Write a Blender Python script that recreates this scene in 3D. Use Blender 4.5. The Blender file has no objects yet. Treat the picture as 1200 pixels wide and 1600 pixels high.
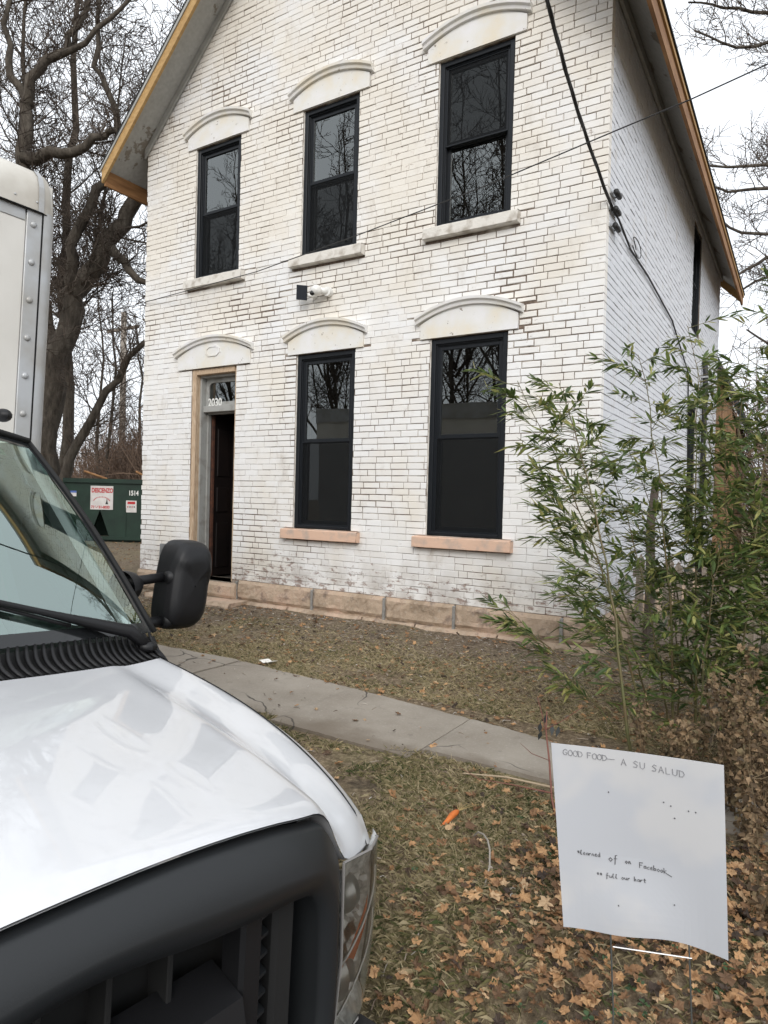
import bpy, math, random
from math import sin, cos, pi, radians, sqrt
from mathutils import Vector, Matrix, noise

# ------------------------------------------------------------------ camera, sky, light
scene = bpy.context.scene
COL = scene.collection
cam_d = bpy.data.cameras.new('camera')
cam = bpy.data.objects.new('camera', cam_d); COL.objects.link(cam)
scene.camera = cam
cam_d.sensor_fit = 'VERTICAL'; cam_d.sensor_height = 36.0
cam_d.lens = 36.0 * 1055.4 / 1600.0
cam_d.clip_start = 0.05; cam_d.clip_end = 2000
YAW, PIT, ROL = -0.5568, -0.0166, 0.0257
_fw = Vector((sin(YAW)*cos(PIT), cos(YAW)*cos(PIT), sin(PIT)))
_rt = Vector((cos(YAW), -sin(YAW), 0)); _up = _rt.cross(_fw)
_r = _rt*cos(ROL) + _up*sin(ROL); _u = _up*cos(ROL) - _rt*sin(ROL)
M = Matrix(((_r.x, _u.x, -_fw.x), (_r.y, _u.y, -_fw.y), (_r.z, _u.z, -_fw.z)))
cam.rotation_euler = M.to_euler(); cam.location = (1.6547, -6.457, 1.45)

world = bpy.data.worlds.new('World'); scene.world = world; world.use_nodes = True
wn = world.node_tree.nodes; wl = world.node_tree.links
bg = wn['Background']
sky = wn.new('ShaderNodeTexSky'); sky.sky_type = 'NISHITA'; sky.sun_disc = False
SUN_EL, SUN_AZ = radians(32), radians(152)      # azimuth clockwise from +y
sky.sun_elevation = SUN_EL; sky.sun_rotation = SUN_AZ
sky.air_density = 1.0; sky.dust_density = 3.0
hs = wn.new('ShaderNodeHueSaturation'); hs.inputs['Saturation'].default_value = 0.22
mx = wn.new('ShaderNodeMix'); mx.data_type = 'RGBA'; mx.inputs[0].default_value = 0.75
mx.inputs[7].default_value = (8.8, 9.2, 9.7, 1)   # even overcast deck
wl.new(sky.outputs[0], hs.inputs['Color']); wl.new(hs.outputs[0], mx.inputs[6])
# overcast deck: luminance rises from horizon to zenith
tc = wn.new('ShaderNodeTexCoord'); sx3 = wn.new('ShaderNodeSeparateXYZ'); mr3 = wn.new('ShaderNodeMapRange')
wl.new(tc.outputs['Generated'], sx3.inputs[0]); wl.new(sx3.outputs[2], mr3.inputs[0])
mr3.inputs[1].default_value = 0.0; mr3.inputs[2].default_value = 1.0; mr3.inputs[3].default_value = 0.92; mr3.inputs[4].default_value = 1.25
vm = wn.new('ShaderNodeVectorMath'); vm.operation = 'SCALE'; wl.new(mx.outputs[2], vm.inputs[0]); wl.new(mr3.outputs[0], vm.inputs['Scale'])
wl.new(vm.outputs[0], bg.inputs[0]); bg.inputs[1].default_value = 0.12

sun_d = bpy.data.lights.new('sun', 'SUN'); sun_d.energy = 1.2; sun_d.angle = radians(25)
sun_d.color = (1.0, 0.97, 0.92)
sun = bpy.data.objects.new('sun', sun_d); COL.objects.link(sun)
_sd = Vector((sin(SUN_AZ)*cos(SUN_EL), cos(SUN_AZ)*cos(SUN_EL), sin(SUN_EL)))
sun.rotation_euler = _sd.to_track_quat('Z', 'Y').to_euler(); sun.location = _sd*60
scene.view_settings.view_transform = 'Standard'; scene.view_settings.look = 'None'
scene.view_settings.exposure = 0.40; scene.view_settings.gamma = 1.0
scene.view_settings.use_curve_mapping = False
scene.render.engine = 'CYCLES'
scene.cycles.max_bounces = 8; scene.cycles.transparent_max_bounces = 12

# ------------------------------------------------------------------ helpers
class MB:
    def __init__(s): s.v = []; s.f = []; s.mi = []; s.t = []
    def add(s, vs, fs, mi=0, t=None):
        o = len(s.v); s.v += [tuple(q) for q in vs]
        for f in fs: s.f.append([i+o for i in f]); s.mi.append(mi); s.t.append(t if t is not None else 0.5)
    def box(s, x0, x1, y0, y1, z0, z1, mi=0, t=None):
        s.add([(x0,y0,z0),(x1,y0,z0),(x1,y1,z0),(x0,y1,z0),(x0,y0,z1),(x1,y0,z1),(x1,y1,z1),(x0,y1,z1)],
              [(0,3,2,1),(4,5,6,7),(0,1,5,4),(1,2,6,5),(2,3,7,6),(3,0,4,7)], mi, t)
    def cbox(s, x0, x1, y0, y1, z0, z1, c=0.004, mi=0, t=None):
        """box with chamfered edges"""
        vs = []; idx = {}
        X = (x0, x1); Y = (y0, y1); Z = (z0, z1)
        for i in (0,1):
            for j in (0,1):
                for k in (0,1):
                    sx = c if i == 0 else -c; sy = c if j == 0 else -c; sz = c if k == 0 else -c
                    idx[i,j,k,0] = len(vs); vs.append((X[i], Y[j]+sy, Z[k]+sz))
                    idx[i,j,k,1] = len(vs); vs.append((X[i]+sx, Y[j], Z[k]+sz))
                    idx[i,j,k,2] = len(vs); vs.append((X[i]+sx, Y[j]+sy, Z[k]))
        q = lambda *a: tuple(idx[b] for b in a)
        fs = []
        for i in (0,1):
            a = [(i,0,0,0),(i,0,1,0),(i,1,1,0),(i,1,0,0)]; fs.append(q(*(a if i == 0 else a[::-1])))
            a = [(0,i,0,1),(1,i,0,1),(1,i,1,1),(0,i,1,1)]; fs.append(q(*(a if i == 0 else a[::-1])))
            a = [(0,0,i,2),(0,1,i,2),(1,1,i,2),(1,0,i,2)]; fs.append(q(*(a if i == 0 else a[::-1])))
        for j in (0,1):
            for k in (0,1):
                a = [(0,j,k,1),(1,j,k,1),(1,j,k,2),(0,j,k,2)]; fs.append(q(*(a if j != k else a[::-1])))
                a = [(j,0,k,0),(j,1,k,0),(j,1,k,2),(j,0,k,2)]; fs.append(q(*(a[::-1] if j != k else a)))
                a = [(j,k,0,0),(j,k,1,0),(j,k,1,1),(j,k,0,1)]; fs.append(q(*(a if j != k else a[::-1])))
        for i in (0,1):
            for j in (0,1):
                for k in (0,1):
                    a = [(i,j,k,0),(i,j,k,1),(i,j,k,2)]; fs.append(q(*(a if (i+j+k) % 2 else a[::-1])))
        s.add(vs, fs, mi, t)
    def tube(s, pts, rad, n=6, mi=0, cap=True, t=None):
        """swept tube; rad number or list"""
        P = [Vector(p) for p in pts]; m = len(P)
        if not isinstance(rad, (list, tuple)): rad = [rad]*m
        vs = []; prev = None
        for i in range(m):
            d = (P[min(i+1, m-1)] - P[max(i-1, 0)])
            if d.length < 1e-9: d = Vector((0,0,1))
            d.normalize()
            if prev is None:
                a = Vector((0,0,1)) if abs(d.z) < 0.9 else Vector((1,0,0))
                u = d.cross(a).normalized()
            else:
                u = (prev - d*prev.dot(d))
                u = u.normalized() if u.length > 1e-6 else d.orthogonal().normalized()
            prev = u; w = d.cross(u)
            for k in range(n):
                a = 2*pi*k/n
                vs.append(P[i] + (u*cos(a) + w*sin(a))*rad[i])
        fs = []
        for i in range(m-1):
            for k in range(n):
                a = i*n+k; b = i*n+(k+1) % n
                fs.append((a, b, b+n, a+n))
        if cap:
            fs.append(tuple(range(n))[::-1]); fs.append(tuple(range((m-1)*n, m*n)))
        s.add(vs, fs, mi, t)
    def grid(s, fn, nu, nv, mi=0, flip=False, t=None):
        vs = [fn(i/(nu-1), j/(nv-1)) for i in range(nu) for j in range(nv)]
        fs = []
        for i in range(nu-1):
            for j in range(nv-1):
                q = (i*nv+j, (i+1)*nv+j, (i+1)*nv+j+1, i*nv+j+1)
                fs.append(q[::-1] if flip else q)
        s.add(vs, fs, mi, t)
    def prism(s, poly, ax, a0, a1, mi=0, t=None):
        """extrude 2d polygon along axis ax ('x': poly=(y,z), 'y': (x,z), 'z': (x,y))"""
        def mk(p, a):
            return {'x': (a, p[0], p[1]), 'y': (p[0], a, p[1]), 'z': (p[0], p[1], a)}[ax]
        n = len(poly)
        vs = [mk(p, a0) for p in poly] + [mk(p, a1) for p in poly]
        fs = [tuple(range(n)), tuple(range(n, 2*n))[::-1]] + [(i, i+n, (i+1) % n+n, (i+1) % n) for i in range(n)]
        s.add(vs, fs, mi, t)
    def sphere(s, c, r, nu=10, nv=7, mi=0):
        rx, ry, rz = r if isinstance(r, (tuple, list)) else (r, r, r)
        s.grid(lambda a, b: (c[0]+rx*sin(pi*b)*cos(2*pi*a), c[1]+ry*sin(pi*b)*sin(2*pi*a), c[2]-rz*cos(pi*b)), nu, nv, mi)
    def build(s, name, mat, parent=None, smooth=False, tint=False, recalc=False):
        me = bpy.data.meshes.new(name); me.from_pydata(s.v, [], s.f); 
        mats = mat if isinstance(mat, (list, tuple)) else [mat]
        for m in mats: me.materials.append(m)
        if len(mats) > 1: me.polygons.foreach_set('material_index', s.mi)
        if tint:
            at = me.attributes.new('tint', 'FLOAT', 'FACE'); at.data.foreach_set('value', s.t)
        if recalc:
            import bmesh
            bm = bmesh.new(); bm.from_mesh(me); bmesh.ops.recalc_face_normals(bm, faces=bm.faces); bm.to_mesh(me); bm.free()
        if smooth:
            me.polygons.foreach_set('use_smooth', [True]*len(me.polygons))
        me.update()
        o = bpy.data.objects.new(name, me); COL.objects.link(o)
        attach(o, parent)
        return o

def attach(o, parent):
    """mesh data is in world coordinates: undo the root's offset (roots with 'local' set hold local data)"""
    if parent is None: return
    o.parent = parent
    if parent.type == 'EMPTY' and not parent.get('_local'):
        o.location = -Vector(parent.location)
ROOTS = []
def thing(name, label, cat, loc=(0,0,0), group=None, local=False, rotz=0):
    o = bpy.data.objects.new(name, None); COL.objects.link(o); o.location = loc
    o.rotation_euler = (0, 0, rotz)
    o.empty_display_size = 0.2
    if local: o['_local'] = 1
    ROOTS.append(o); tag(o, label, cat, group); return o
def tag(o, label=None, cat=None, group=None, kind=None):
    if label: o['label'] = label
    if cat: o['category'] = cat
    if group: o['group'] = group
    if kind: o['kind'] = kind
    return o

# ------------------------------------------------------------------ materials
def mat(name, col, rough=0.7, spec=0.5, metal=0.0, var=0.0, vscale=8.0, col2=None, bump=0.0, bscale=40.0, coat=0.0, coords='pos', detail=5, sub=0.0, lo=0.35, hi=0.65):
    m = bpy.data.materials.new(name); m.use_nodes = True
    nt = m.node_tree; b = nt.nodes['Principled BSDF']
    b.inputs['Base Color'].default_value = (*col, 1); b.inputs['Roughness'].default_value = rough
    b.inputs['Specular IOR Level'].default_value = spec; b.inputs['Metallic'].default_value = metal
    b.inputs['Coat Weight'].default_value = coat; b.inputs['Coat Roughness'].default_value = 0.03
    if coords == 'pos': src = nt.nodes.new('ShaderNodeNewGeometry').outputs['Position']
    else: src = nt.nodes.new('ShaderNodeTexCoord').outputs['Object']
    if col2 is not None or var:
        nz = nt.nodes.new('ShaderNodeTexNoise'); nz.inputs['Scale'].default_value = vscale; nz.inputs['Detail'].default_value = detail
        nt.links.new(src, nz.inputs['Vector'])
        cr = nt.nodes.new('ShaderNodeValToRGB')
        c2 = col2 if col2 is not None else tuple(c*(1-var) for c in col)
        cr.color_ramp.elements[0].position = lo; cr.color_ramp.elements[0].color = (*c2, 1)
        cr.color_ramp.elements[1].position = hi; cr.color_ramp.elements[1].color = (*col, 1)
        nt.links.new(nz.outputs['Fac'], cr.inputs[0]); nt.links.new(cr.outputs[0], b.inputs['Base Color'])
    if bump:
        n2 = nt.nodes.new('ShaderNodeTexNoise'); n2.inputs['Scale'].default_value = bscale; n2.inputs['Detail'].default_value = 6
        nt.links.new(src, n2.inputs['Vector'])
        bp = nt.nodes.new('ShaderNodeBump'); bp.inputs['Strength'].default_value = bump; bp.inputs['Distance'].default_value = 0.02
        nt.links.new(n2.outputs['Fac'], bp.inputs['Height']); nt.links.new(bp.outputs[0], b.inputs['Normal'])
    return m
class NT:
    """small node-building helper"""
    def __init__(s, name):
        s.m = bpy.data.materials.new(name); s.m.use_nodes = True; s.t = s.m.node_tree; s.b = s.t.nodes['Principled BSDF']
        s.pos = s.t.nodes.new('ShaderNodeNewGeometry').outputs['Position']
    def n(s, typ, **kw):
        nd = s.t.nodes.new(typ)
        for k, v in kw.items(): setattr(nd, k, v)
        return nd
    def l(s, a, b): s.t.links.new(a, b)
    def noise(s, scale, detail=5, rough=0.55, src=None, stretch=None):
        nz = s.n('ShaderNodeTexNoise'); nz.inputs['Scale'].default_value = scale; nz.inputs['Detail'].default_value = detail
        nz.inputs['Roughness'].default_value = rough
        v = src or s.pos
        if stretch:
            mp = s.n('ShaderNodeMapping'); mp.inputs['Scale'].default_value = stretch; s.l(v, mp.inputs[0]); v = mp.outputs[0]
        s.l(v, nz.inputs['Vector']); return nz.outputs['Fac']
    def ramp(s, fac, stops):
        cr = s.n('ShaderNodeValToRGB'); e = cr.color_ramp.elements
        while len(e) < len(stops): e.new(0.5)
        for i, (p, c) in enumerate(stops):
            e[i].position = p; e[i].color = (*c, 1) if len(c) == 3 else c
        s.l(fac, cr.inputs[0]); return cr.outputs[0]
    def mask(s, fac, a, b):
        mr = s.n('ShaderNodeMapRange'); mr.interpolation_type = 'SMOOTHSTEP'
        mr.inputs['From Min'].default_value = a; mr.inputs['From Max'].default_value = b
        s.l(fac, mr.inputs['Value']); return mr.outputs[0]
    def mix(s, fac, a, b, blend='MIX'):
        mxn = s.n('ShaderNodeMix', data_type='RGBA', blend_type=blend)
        for i, v in ((0, fac), (6, a), (7, b)):
            if hasattr(v, 'is_linked') or hasattr(v, 'links'): s.l(v, mxn.inputs[i])
            elif isinstance(v, (int, float)): mxn.inputs[i].default_value = v
            else: mxn.inputs[i].default_value = (*v, 1)
        return mxn.outputs[2]
    def math(s, op, a, b=0.0):
        nd = s.n('ShaderNodeMath', operation=op)
        for i, v in ((0, a), (1, b)):
            if isinstance(v, (int, float)): nd.inputs[i].default_value = v
            else: s.l(v, nd.inputs[i])
        return nd.outputs[0]
    def sep(s, src=None):
        nd = s.n('ShaderNodeSeparateXYZ'); s.l(src or s.pos, nd.inputs[0]); return nd.outputs
    def attr(s, name):
        nd = s.n('ShaderNodeAttribute'); nd.attribute_name = name; return nd.outputs['Fac']
    def bump(s, h, strength=0.3, dist=0.01):
        bn = s.n('ShaderNodeBump'); bn.inputs['Strength'].default_value = strength; bn.inputs['Distance'].default_value = dist
        s.l(h, bn.inputs['Height']); s.l(bn.outputs[0], s.b.inputs['Normal'])
    def out(s, col, rough=0.7, spec=0.4):
        if hasattr(col, 'links'): s.l(col, s.b.inputs['Base Color'])
        else: s.b.inputs['Base Color'].default_value = (*col, 1)
        if isinstance(rough, (int, float)): s.b.inputs['Roughness'].default_value = rough
        else: s.l(rough, s.b.inputs['Roughness'])
        s.b.inputs['Specular IOR Level'].default_value = spec
        return s.m

def m_brick():
    t = NT('painted_brick')
    big = t.noise(0.7, 3); mid = t.noise(3.5, 5); fine = t.noise(28, 6, 0.65); cool = t.noise(1.1, 4)
    tint = t.attr('tint')
    z = t.sep()[2]
    cl = t.math('ADD', cool, t.math('MULTIPLY', t.math('SUBTRACT', 1.0, t.mask(z, 2.2, 4.6)), 0.12))
    c = t.mix(t.mask(cl, 0.40, 0.66), (0.755, 0.715, 0.65), (0.775, 0.77, 0.765))
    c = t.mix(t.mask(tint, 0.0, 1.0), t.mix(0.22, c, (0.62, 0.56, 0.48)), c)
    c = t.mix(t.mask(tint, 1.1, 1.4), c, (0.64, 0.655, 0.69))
    # grime streaks
    st = t.noise(3.2, 8, 0.68, stretch=(1.0, 1.0, 0.6))
    c = t.mix(t.math('MULTIPLY', t.mask(st, 0.54, 0.72), 0.5), c, (0.47, 0.42, 0.36))
    # chipped paint, much stronger in the lowest courses
    low = t.math('SUBTRACT', 1.0, t.mask(z, 0.42, 0.95))
    thr = t.math('ADD', t.math('MULTIPLY', low, 0.115), t.math('MULTIPLY', t.mask(big, 0.5, 0.72), 0.05))
    chip = t.math('ADD', t.noise(11, 8, 0.7, stretch=(0.7, 0.7, 1.6)), thr)
    mk = t.mask(chip, 0.62, 0.72)
    c = t.mix(t.math('MULTIPLY', t.math('MULTIPLY', low, t.mask(mid, 0.35, 0.65)), 0.55), c, (0.36, 0.32, 0.28))
    brick = t.ramp(fine, [(0.3, (0.13, 0.09, 0.075)), (0.55, (0.24, 0.15, 0.115)), (0.75, (0.34, 0.27, 0.22))])
    c = t.mix(t.math('MULTIPLY', mk, 0.8), c, brick)
    c = t.mix(t.math('MULTIPLY', t.mask(fine, 0.6, 0.8), 0.25), c, (0.5, 0.45, 0.4))
    t.bump(t.math('ADD', fine, t.math('MULTIPLY', mk, -0.6)), 0.35, 0.006)
    return t.out(c, 0.75, 0.3)
def m_mortar():
    t = NT('mortar')
    a = t.noise(2.2, 4); f = t.noise(30, 5)
    c = t.ramp(f, [(0.3, (0.085, 0.064, 0.05)), (0.7, (0.24, 0.185, 0.148))])
    c = t.mix(t.math('MULTIPLY', t.mask(a, 0.50, 0.64), 0.75), c, (0.6, 0.56, 0.5))
    xs = t.sep()[0]; sd = t.math('MULTIPLY', t.mask(xs, -0.012, -0.009), t.mask(t.noise(6, 5), 0.3, 0.5))
    c = t.mix(t.math('MULTIPLY', sd, 0.85), c, (0.48, 0.49, 0.515))     # the side wall was painted joints and all
    return t.out(c, 0.95, 0.1)
def m_stone():
    t = NT('rough_sandstone')
    a = t.noise(2.5, 6, 0.65); f = t.noise(22, 8, 0.7); d = t.noise(5, 7, 0.7)
    c = t.ramp(a, [(0.3, (0.24, 0.18, 0.125)), (0.5, (0.45, 0.345, 0.255)), (0.7, (0.58, 0.41, 0.31))])
    c = t.mix(t.math('MULTIPLY', t.mask(d, 0.52, 0.66), 0.7), c, (0.14, 0.115, 0.095))
    c = t.mix(t.math('MULTIPLY', t.mask(f, 0.5, 0.75), 0.6), c, (0.5, 0.44, 0.37))
    c = t.mix(t.math('MULTIPLY', t.mask(t.noise(3.1, 5), 0.6, 0.7), 0.5), c, (0.6, 0.42, 0.32))
    t.bump(f, 0.8, 0.02)
    return t.out(c, 0.9, 0.2)
def m_lintel():
    t = NT('painted_lintel')
    a = t.noise(3.0, 5); f = t.noise(14, 8, 0.7)
    c = t.ramp(a, [(0.33, (0.70, 0.64, 0.53)), (0.52, (0.70, 0.685, 0.65)), (0.7, (0.74, 0.73, 0.74))])
    mk = t.mask(f, 0.63, 0.68)
    c = t.mix(mk, c, (0.22, 0.18, 0.14))
    t.bump(f, 0.25, 0.005)
    return t.out(c, 0.75, 0.3)
def m_soffit():
    t = NT('peeling_grey_paint')
    a = t.noise(1.6, 8, 0.72); f = t.noise(20, 5)
    c = t.ramp(f, [(0.3, (0.36, 0.36, 0.34)), (0.7, (0.44, 0.44, 0.42))])
    c = t.mix(t.mask(a, 0.565, 0.585), c, (0.24, 0.215, 0.18))
    c = t.mix(t.mask(a, 0.64, 0.66), c, (0.15, 0.12, 0.09))
    t.bump(t.mask(a, 0.56, 0.59), 0.5, 0.01)
    return t.out(c, 0.8, 0.2)
def m_wood(name, c0, c1, c2, scale=6, stretch=(1, 8, 8), rough=0.7):
    t = NT(name)
    a = t.noise(scale, 6, 0.6, stretch=stretch); f = t.noise(1.5, 3)
    c = t.ramp(a, [(0.3, c0), (0.55, c1), (0.75, c2)])
    c = t.mix(t.math('MULTIPLY', t.mask(f, 0.5, 0.7), 0.4), c, c0)
    t.bump(a, 0.3, 0.004)
    return t.out(c, rough, 0.3)
def m_glass(name, tint=(0.8, 0.85, 0.85), see=0.7, rough=0.0, ior=1.6, refl=(0.95, 1.0, 0.99)):
    m = bpy.data.materials.new(name); m.use_nodes = True; nt = m.node_tree
    for n in list(nt.nodes): nt.nodes.remove(n)
    o = nt.nodes.new('ShaderNodeOutputMaterial'); mx = nt.nodes.new('ShaderNodeMixShader')
    tr = nt.nodes.new('ShaderNodeBsdfTransparent'); tr.inputs[0].default_value = tuple(c*see for c in tint)+(1,)
    gl = nt.nodes.new('ShaderNodeBsdfGlossy'); gl.inputs['Roughness'].default_value = rough; gl.inputs[0].default_value = (*refl, 1)
    fr = nt.nodes.new('ShaderNodeFresnel'); fr.inputs[0].default_value = ior
    ge = nt.nodes.new('ShaderNodeNewGeometry'); nz = nt.nodes.new('ShaderNodeTexNoise'); nz.inputs['Scale'].default_value = 1.3
    bp = nt.nodes.new('ShaderNodeBump'); bp.inputs['Strength'].default_value = 0.04; bp.inputs['Distance'].default_value = 0.05
    nt.links.new(ge.outputs['Position'], nz.inputs['Vector']); nt.links.new(nz.outputs['Fac'], bp.inputs['Height'])
    nt.links.new(bp.outputs[0], gl.inputs['Normal'])
    nt.links.new(fr.outputs[0], mx.inputs[0]); nt.links.new(tr.outputs[0], mx.inputs[1]); nt.links.new(gl.outputs[0], mx.inputs[2])
    nt.links.new(mx.outputs[0], o.inputs[0]); return m
def m_screen():
    m = bpy.data.materials.new('insect_screen'); m.use_nodes = True; nt = m.node_tree
    b = nt.nodes['Principled BSDF']; b.inputs['Base Color'].default_value = (0.012, 0.013, 0.014, 1); b.inputs['Roughness'].default_value = 0.8; b.inputs['Specular IOR Level'].default_value = 0.1
    b.inputs['Alpha'].default_value = 0.60
    return m
def m_ground():
    t = NT('lawn_earth')
    a = t.noise(1.3, 6, 0.6); f = t.noise(34, 9, 0.78)
    c = t.ramp(f, [(0.32, (0.05, 0.038, 0.026)), (0.5, (0.20, 0.15, 0.10)), (0.66, (0.42, 0.335, 0.225))])
    c = t.mix(t.mask(a, 0.45, 0.65), c, t.ramp(f, [(0.34, (0.08, 0.07, 0.033)), (0.66, (0.38, 0.315, 0.185))]))
    c = t.mix(t.math('MULTIPLY', t.mask(t.noise(2.3, 6, 0.65), 0.53, 0.66), 0.75), c, t.ramp(f, [(0.3, (0.035, 0.028, 0.021)), (0.7, (0.12, 0.095, 0.07))]))
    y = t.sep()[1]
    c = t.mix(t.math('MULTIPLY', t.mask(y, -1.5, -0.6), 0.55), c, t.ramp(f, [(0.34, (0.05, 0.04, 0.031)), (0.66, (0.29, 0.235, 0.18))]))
    t.bump(f, 0.9, 0.03)
    return t.out(c, 0.95, 0.1)
def m_concrete(name, k=1.0):
    t = NT(name)
    a = t.noise(1.4, 6, 0.6); f = t.noise(60, 6, 0.7); s = t.noise(9, 7, 0.7)
    c = t.ramp(a, [(0.3, (0.22*k, 0.19*k, 0.155*k)), (0.7, (0.33*k, 0.295*k, 0.25*k))])
    c = t.mix(t.math('MULTIPLY', t.mask(s, 0.55, 0.75), 0.5), c, (0.14*k, 0.12*k, 0.1*k))
    c = t.mix(t.math('MULTIPLY', t.mask(f, 0.5, 0.75), 0.35), c, (0.48*k, 0.45*k, 0.41*k))
    yy = t.math('ADD', t.sep()[1], t.math('MULTIPLY', t.noise(4, 5), 0.5))
    c = t.mix(t.math('MULTIPLY', t.math('SUBTRACT', 1.0, t.mask(yy, -2.85, -2.6)), 0.7), c, (0.15*k, 0.12*k, 0.09*k))   # soil washed over the near edge
    vo = t.n('ShaderNodeTexVoronoi', feature='DISTANCE_TO_EDGE'); vo.inputs['Scale'].default_value = 0.9
    wv = t.n('ShaderNodeVectorMath', operation='ADD'); nv = t.n('ShaderNodeTexNoise'); nv.inputs['Scale'].default_value = 3.0; t.l(t.pos, nv.inputs['Vector']); t.l(t.pos, wv.inputs[0]); sc4 = t.n('ShaderNodeVectorMath', operation='SCALE'); sc4.inputs['Scale'].default_value = 0.28; t.l(nv.outputs['Color'], sc4.inputs[0]); t.l(sc4.outputs[0], wv.inputs[1]); t.l(wv.outputs[0], vo.inputs['Vector'])
    c = t.mix(t.math('MULTIPLY', t.math('SUBTRACT', 1.0, t.mask(vo.outputs['Distance'], 0.002, 0.007)), t.mask(t.noise(1.0, 2), 0.45, 0.55)), c, (0.08*k, 0.07*k, 0.06*k))
    t.bump(f, 0.4, 0.008)
    return t.out(c, 0.9, 0.2)
def m_leaf(name, cols, trans=0.3, rough=0.6):
    m = bpy.data.materials.new(name); m.use_nodes = True; nt = m.node_tree; b = nt.nodes['Principled BSDF']
    at = nt.nodes.new('ShaderNodeAttribute'); at.attribute_name = 'tint'
    cr = nt.nodes.new('ShaderNodeValToRGB'); e = cr.color_ramp.elements
    while len(e) < len(cols): e.new(0.5)
    for i, c in enumerate(cols): e[i].position = i/(len(cols)-1); e[i].color = (*c, 1)
    nt.links.new(at.outputs['Fac'], cr.inputs[0])
    ge = nt.nodes.new('ShaderNodeNewGeometry'); nz = nt.nodes.new('ShaderNodeTexNoise'); nz.inputs['Scale'].default_value = 35
    nt.links.new(ge.outputs['Position'], nz.inputs['Vector'])
    mxn = nt.nodes.new('ShaderNodeMix'); mxn.data_type = 'RGBA'; mxn.blend_type = 'MULTIPLY'; mxn.inputs[0].default_value = 0.6
    c2 = nt.nodes.new('ShaderNodeValToRGB'); c2.color_ramp.elements[0].position = 0.3; c2.color_ramp.elements[0].color = (0.45, 0.42, 0.4, 1)
    c2.color_ramp.elements[1].position = 0.6
    nt.links.new(nz.outputs['Fac'], c2.inputs[0]); nt.links.new(cr.outputs[0], mxn.inputs[6]); nt.links.new(c2.outputs[0], mxn.inputs[7])
    nt.links.new(mxn.outputs[2], b.inputs['Base Color']); b.inputs['Roughness'].default_value = rough
    tl = nt.nodes.new('ShaderNodeBsdfTranslucent'); nt.links.new(mxn.outputs[2], tl.inputs[0])
    ms = nt.nodes.new('ShaderNodeMixShader'); ms.inputs[0].default_value = trans
    nt.links.new(b.outputs[0], ms.inputs[1]); nt.links.new(tl.outputs[0], ms.inputs[2])
    nt.links.new(ms.outputs[0], nt.nodes['Material Output'].inputs[0]); return m

BRICK = m_brick(); MORTAR = m_mortar(); STONE = m_stone(); LINTEL = m_lintel(); SOFFIT = m_soffit()
PINK = mat('pinkish_primed_sill', (0.63, 0.43, 0.32), 0.8, 0.2, col2=(0.46, 0.36, 0.30), vscale=9, bump=0.2, lo=0.3, hi=0.5)
SILLW = mat('weathered_white_sill', (0.66, 0.63, 0.58), 0.8, 0.2, col2=(0.4, 0.36, 0.31), vscale=9, bump=0.3, detail=8, lo=0.3, hi=0.5)
BLACKF = mat('black_window_vinyl', (0.009, 0.011, 0.014), 0.38, 0.3)
GLASS = m_glass('window_glass', see=0.72, ior=2.25)
SCREEN = m_screen()
RAWWOOD = m_wood('raw_brown_lumber', (0.18, 0.085, 0.035), (0.30, 0.155, 0.065), (0.37, 0.21, 0.095), 4, (3, 0.6, 6))
PALEWOOD = m_wood('pale_yellow_lumber', (0.36, 0.22, 0.09), (0.46, 0.29, 0.12), (0.52, 0.35, 0.16), 4, (3, 0.6, 6))
OLDWOOD = m_wood('stripped_door_casing', (0.33, 0.22, 0.14), (0.52, 0.39, 0.27), (0.58, 0.48, 0.37), 10, (6, 6, 0.8))
GREYTRIM = mat('grey_painted_trim', (0.40, 0.40, 0.38), 0.7, 0.3, col2=(0.32, 0.32, 0.30), vscale=5)
JAMB = mat('grey_door_jamb', (0.33, 0.33, 0.315), 0.65, 0.3, col2=(0.24, 0.23, 0.21), vscale=7, detail=7, lo=0.3, hi=0.5)
SHINGLE = mat('dark_roof_edge', (0.03, 0.032, 0.034), 0.9, 0.2)
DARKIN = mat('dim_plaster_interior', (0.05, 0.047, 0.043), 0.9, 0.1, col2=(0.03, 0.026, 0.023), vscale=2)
DOORW = mat('dark_red_brown_door', (0.011, 0.007, 0.006), 0.6, 0.2, col2=(0.007, 0.005, 0.005), vscale=4)
WHITEP = mat('white_lettering', (0.75, 0.75, 0.72), 0.6)
CABLE = mat('black_cable', (0.02, 0.02, 0.02), 0.6)
STEEL = mat('galvanised_steel', (0.45, 0.46, 0.47), 0.45, 0.5, 0.6, var=0.3, vscale=30)
# ------------------------------------------------------------------ setting
rng = random.Random(7)
def smooth(a, b, x):
    t = min(1, max(0, (x-a)/(b-a))); return t*t*(3-2*t)
def street_edge(x): return -4.80 - 0.1045*(x-0.7)
SLABZ = 0.0
def h(x, y):
    """ground height"""
    e = street_edge(max(-9, min(6, x)))
    z = -0.304 + 0.284*smooth(e-0.05, e+0.75, y)
    if y > -9:
        z += 0.105*smooth(-1.5, -0.1, y)*smooth(0.5, -0.6, x)*smooth(9, 3, y)
        z += 0.24*smooth(-6.4, -9, x)*smooth(0, 3.5, y)
        k = smooth(e, e+0.6, y)
        z += k*0.024*noise.noise((x*1.7, y*1.7, 0.3)) + k*0.016*noise.noise((x*6, y*6, 1.3)) + k*.006*noise.noise((x*15, y*15, 4))
    # level bed under the pavement
    s = smooth(-3.35, -3.1, y)*smooth(-1.85, -2.05, y)
    return z*(1-s) + (-0.012)*s
def axis(lo, hi, step, far):
    a = []; v = lo
    while v < hi: a.append(v); v += step
    a.append(hi); d = step
    v = hi
    while v < far: d *= 1.35; v += d; a.append(v)
    v = lo; d = step; pre = []
    while v > -far: d *= 1.35; v -= d; pre.append(v)
    return pre[::-1] + a
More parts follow.
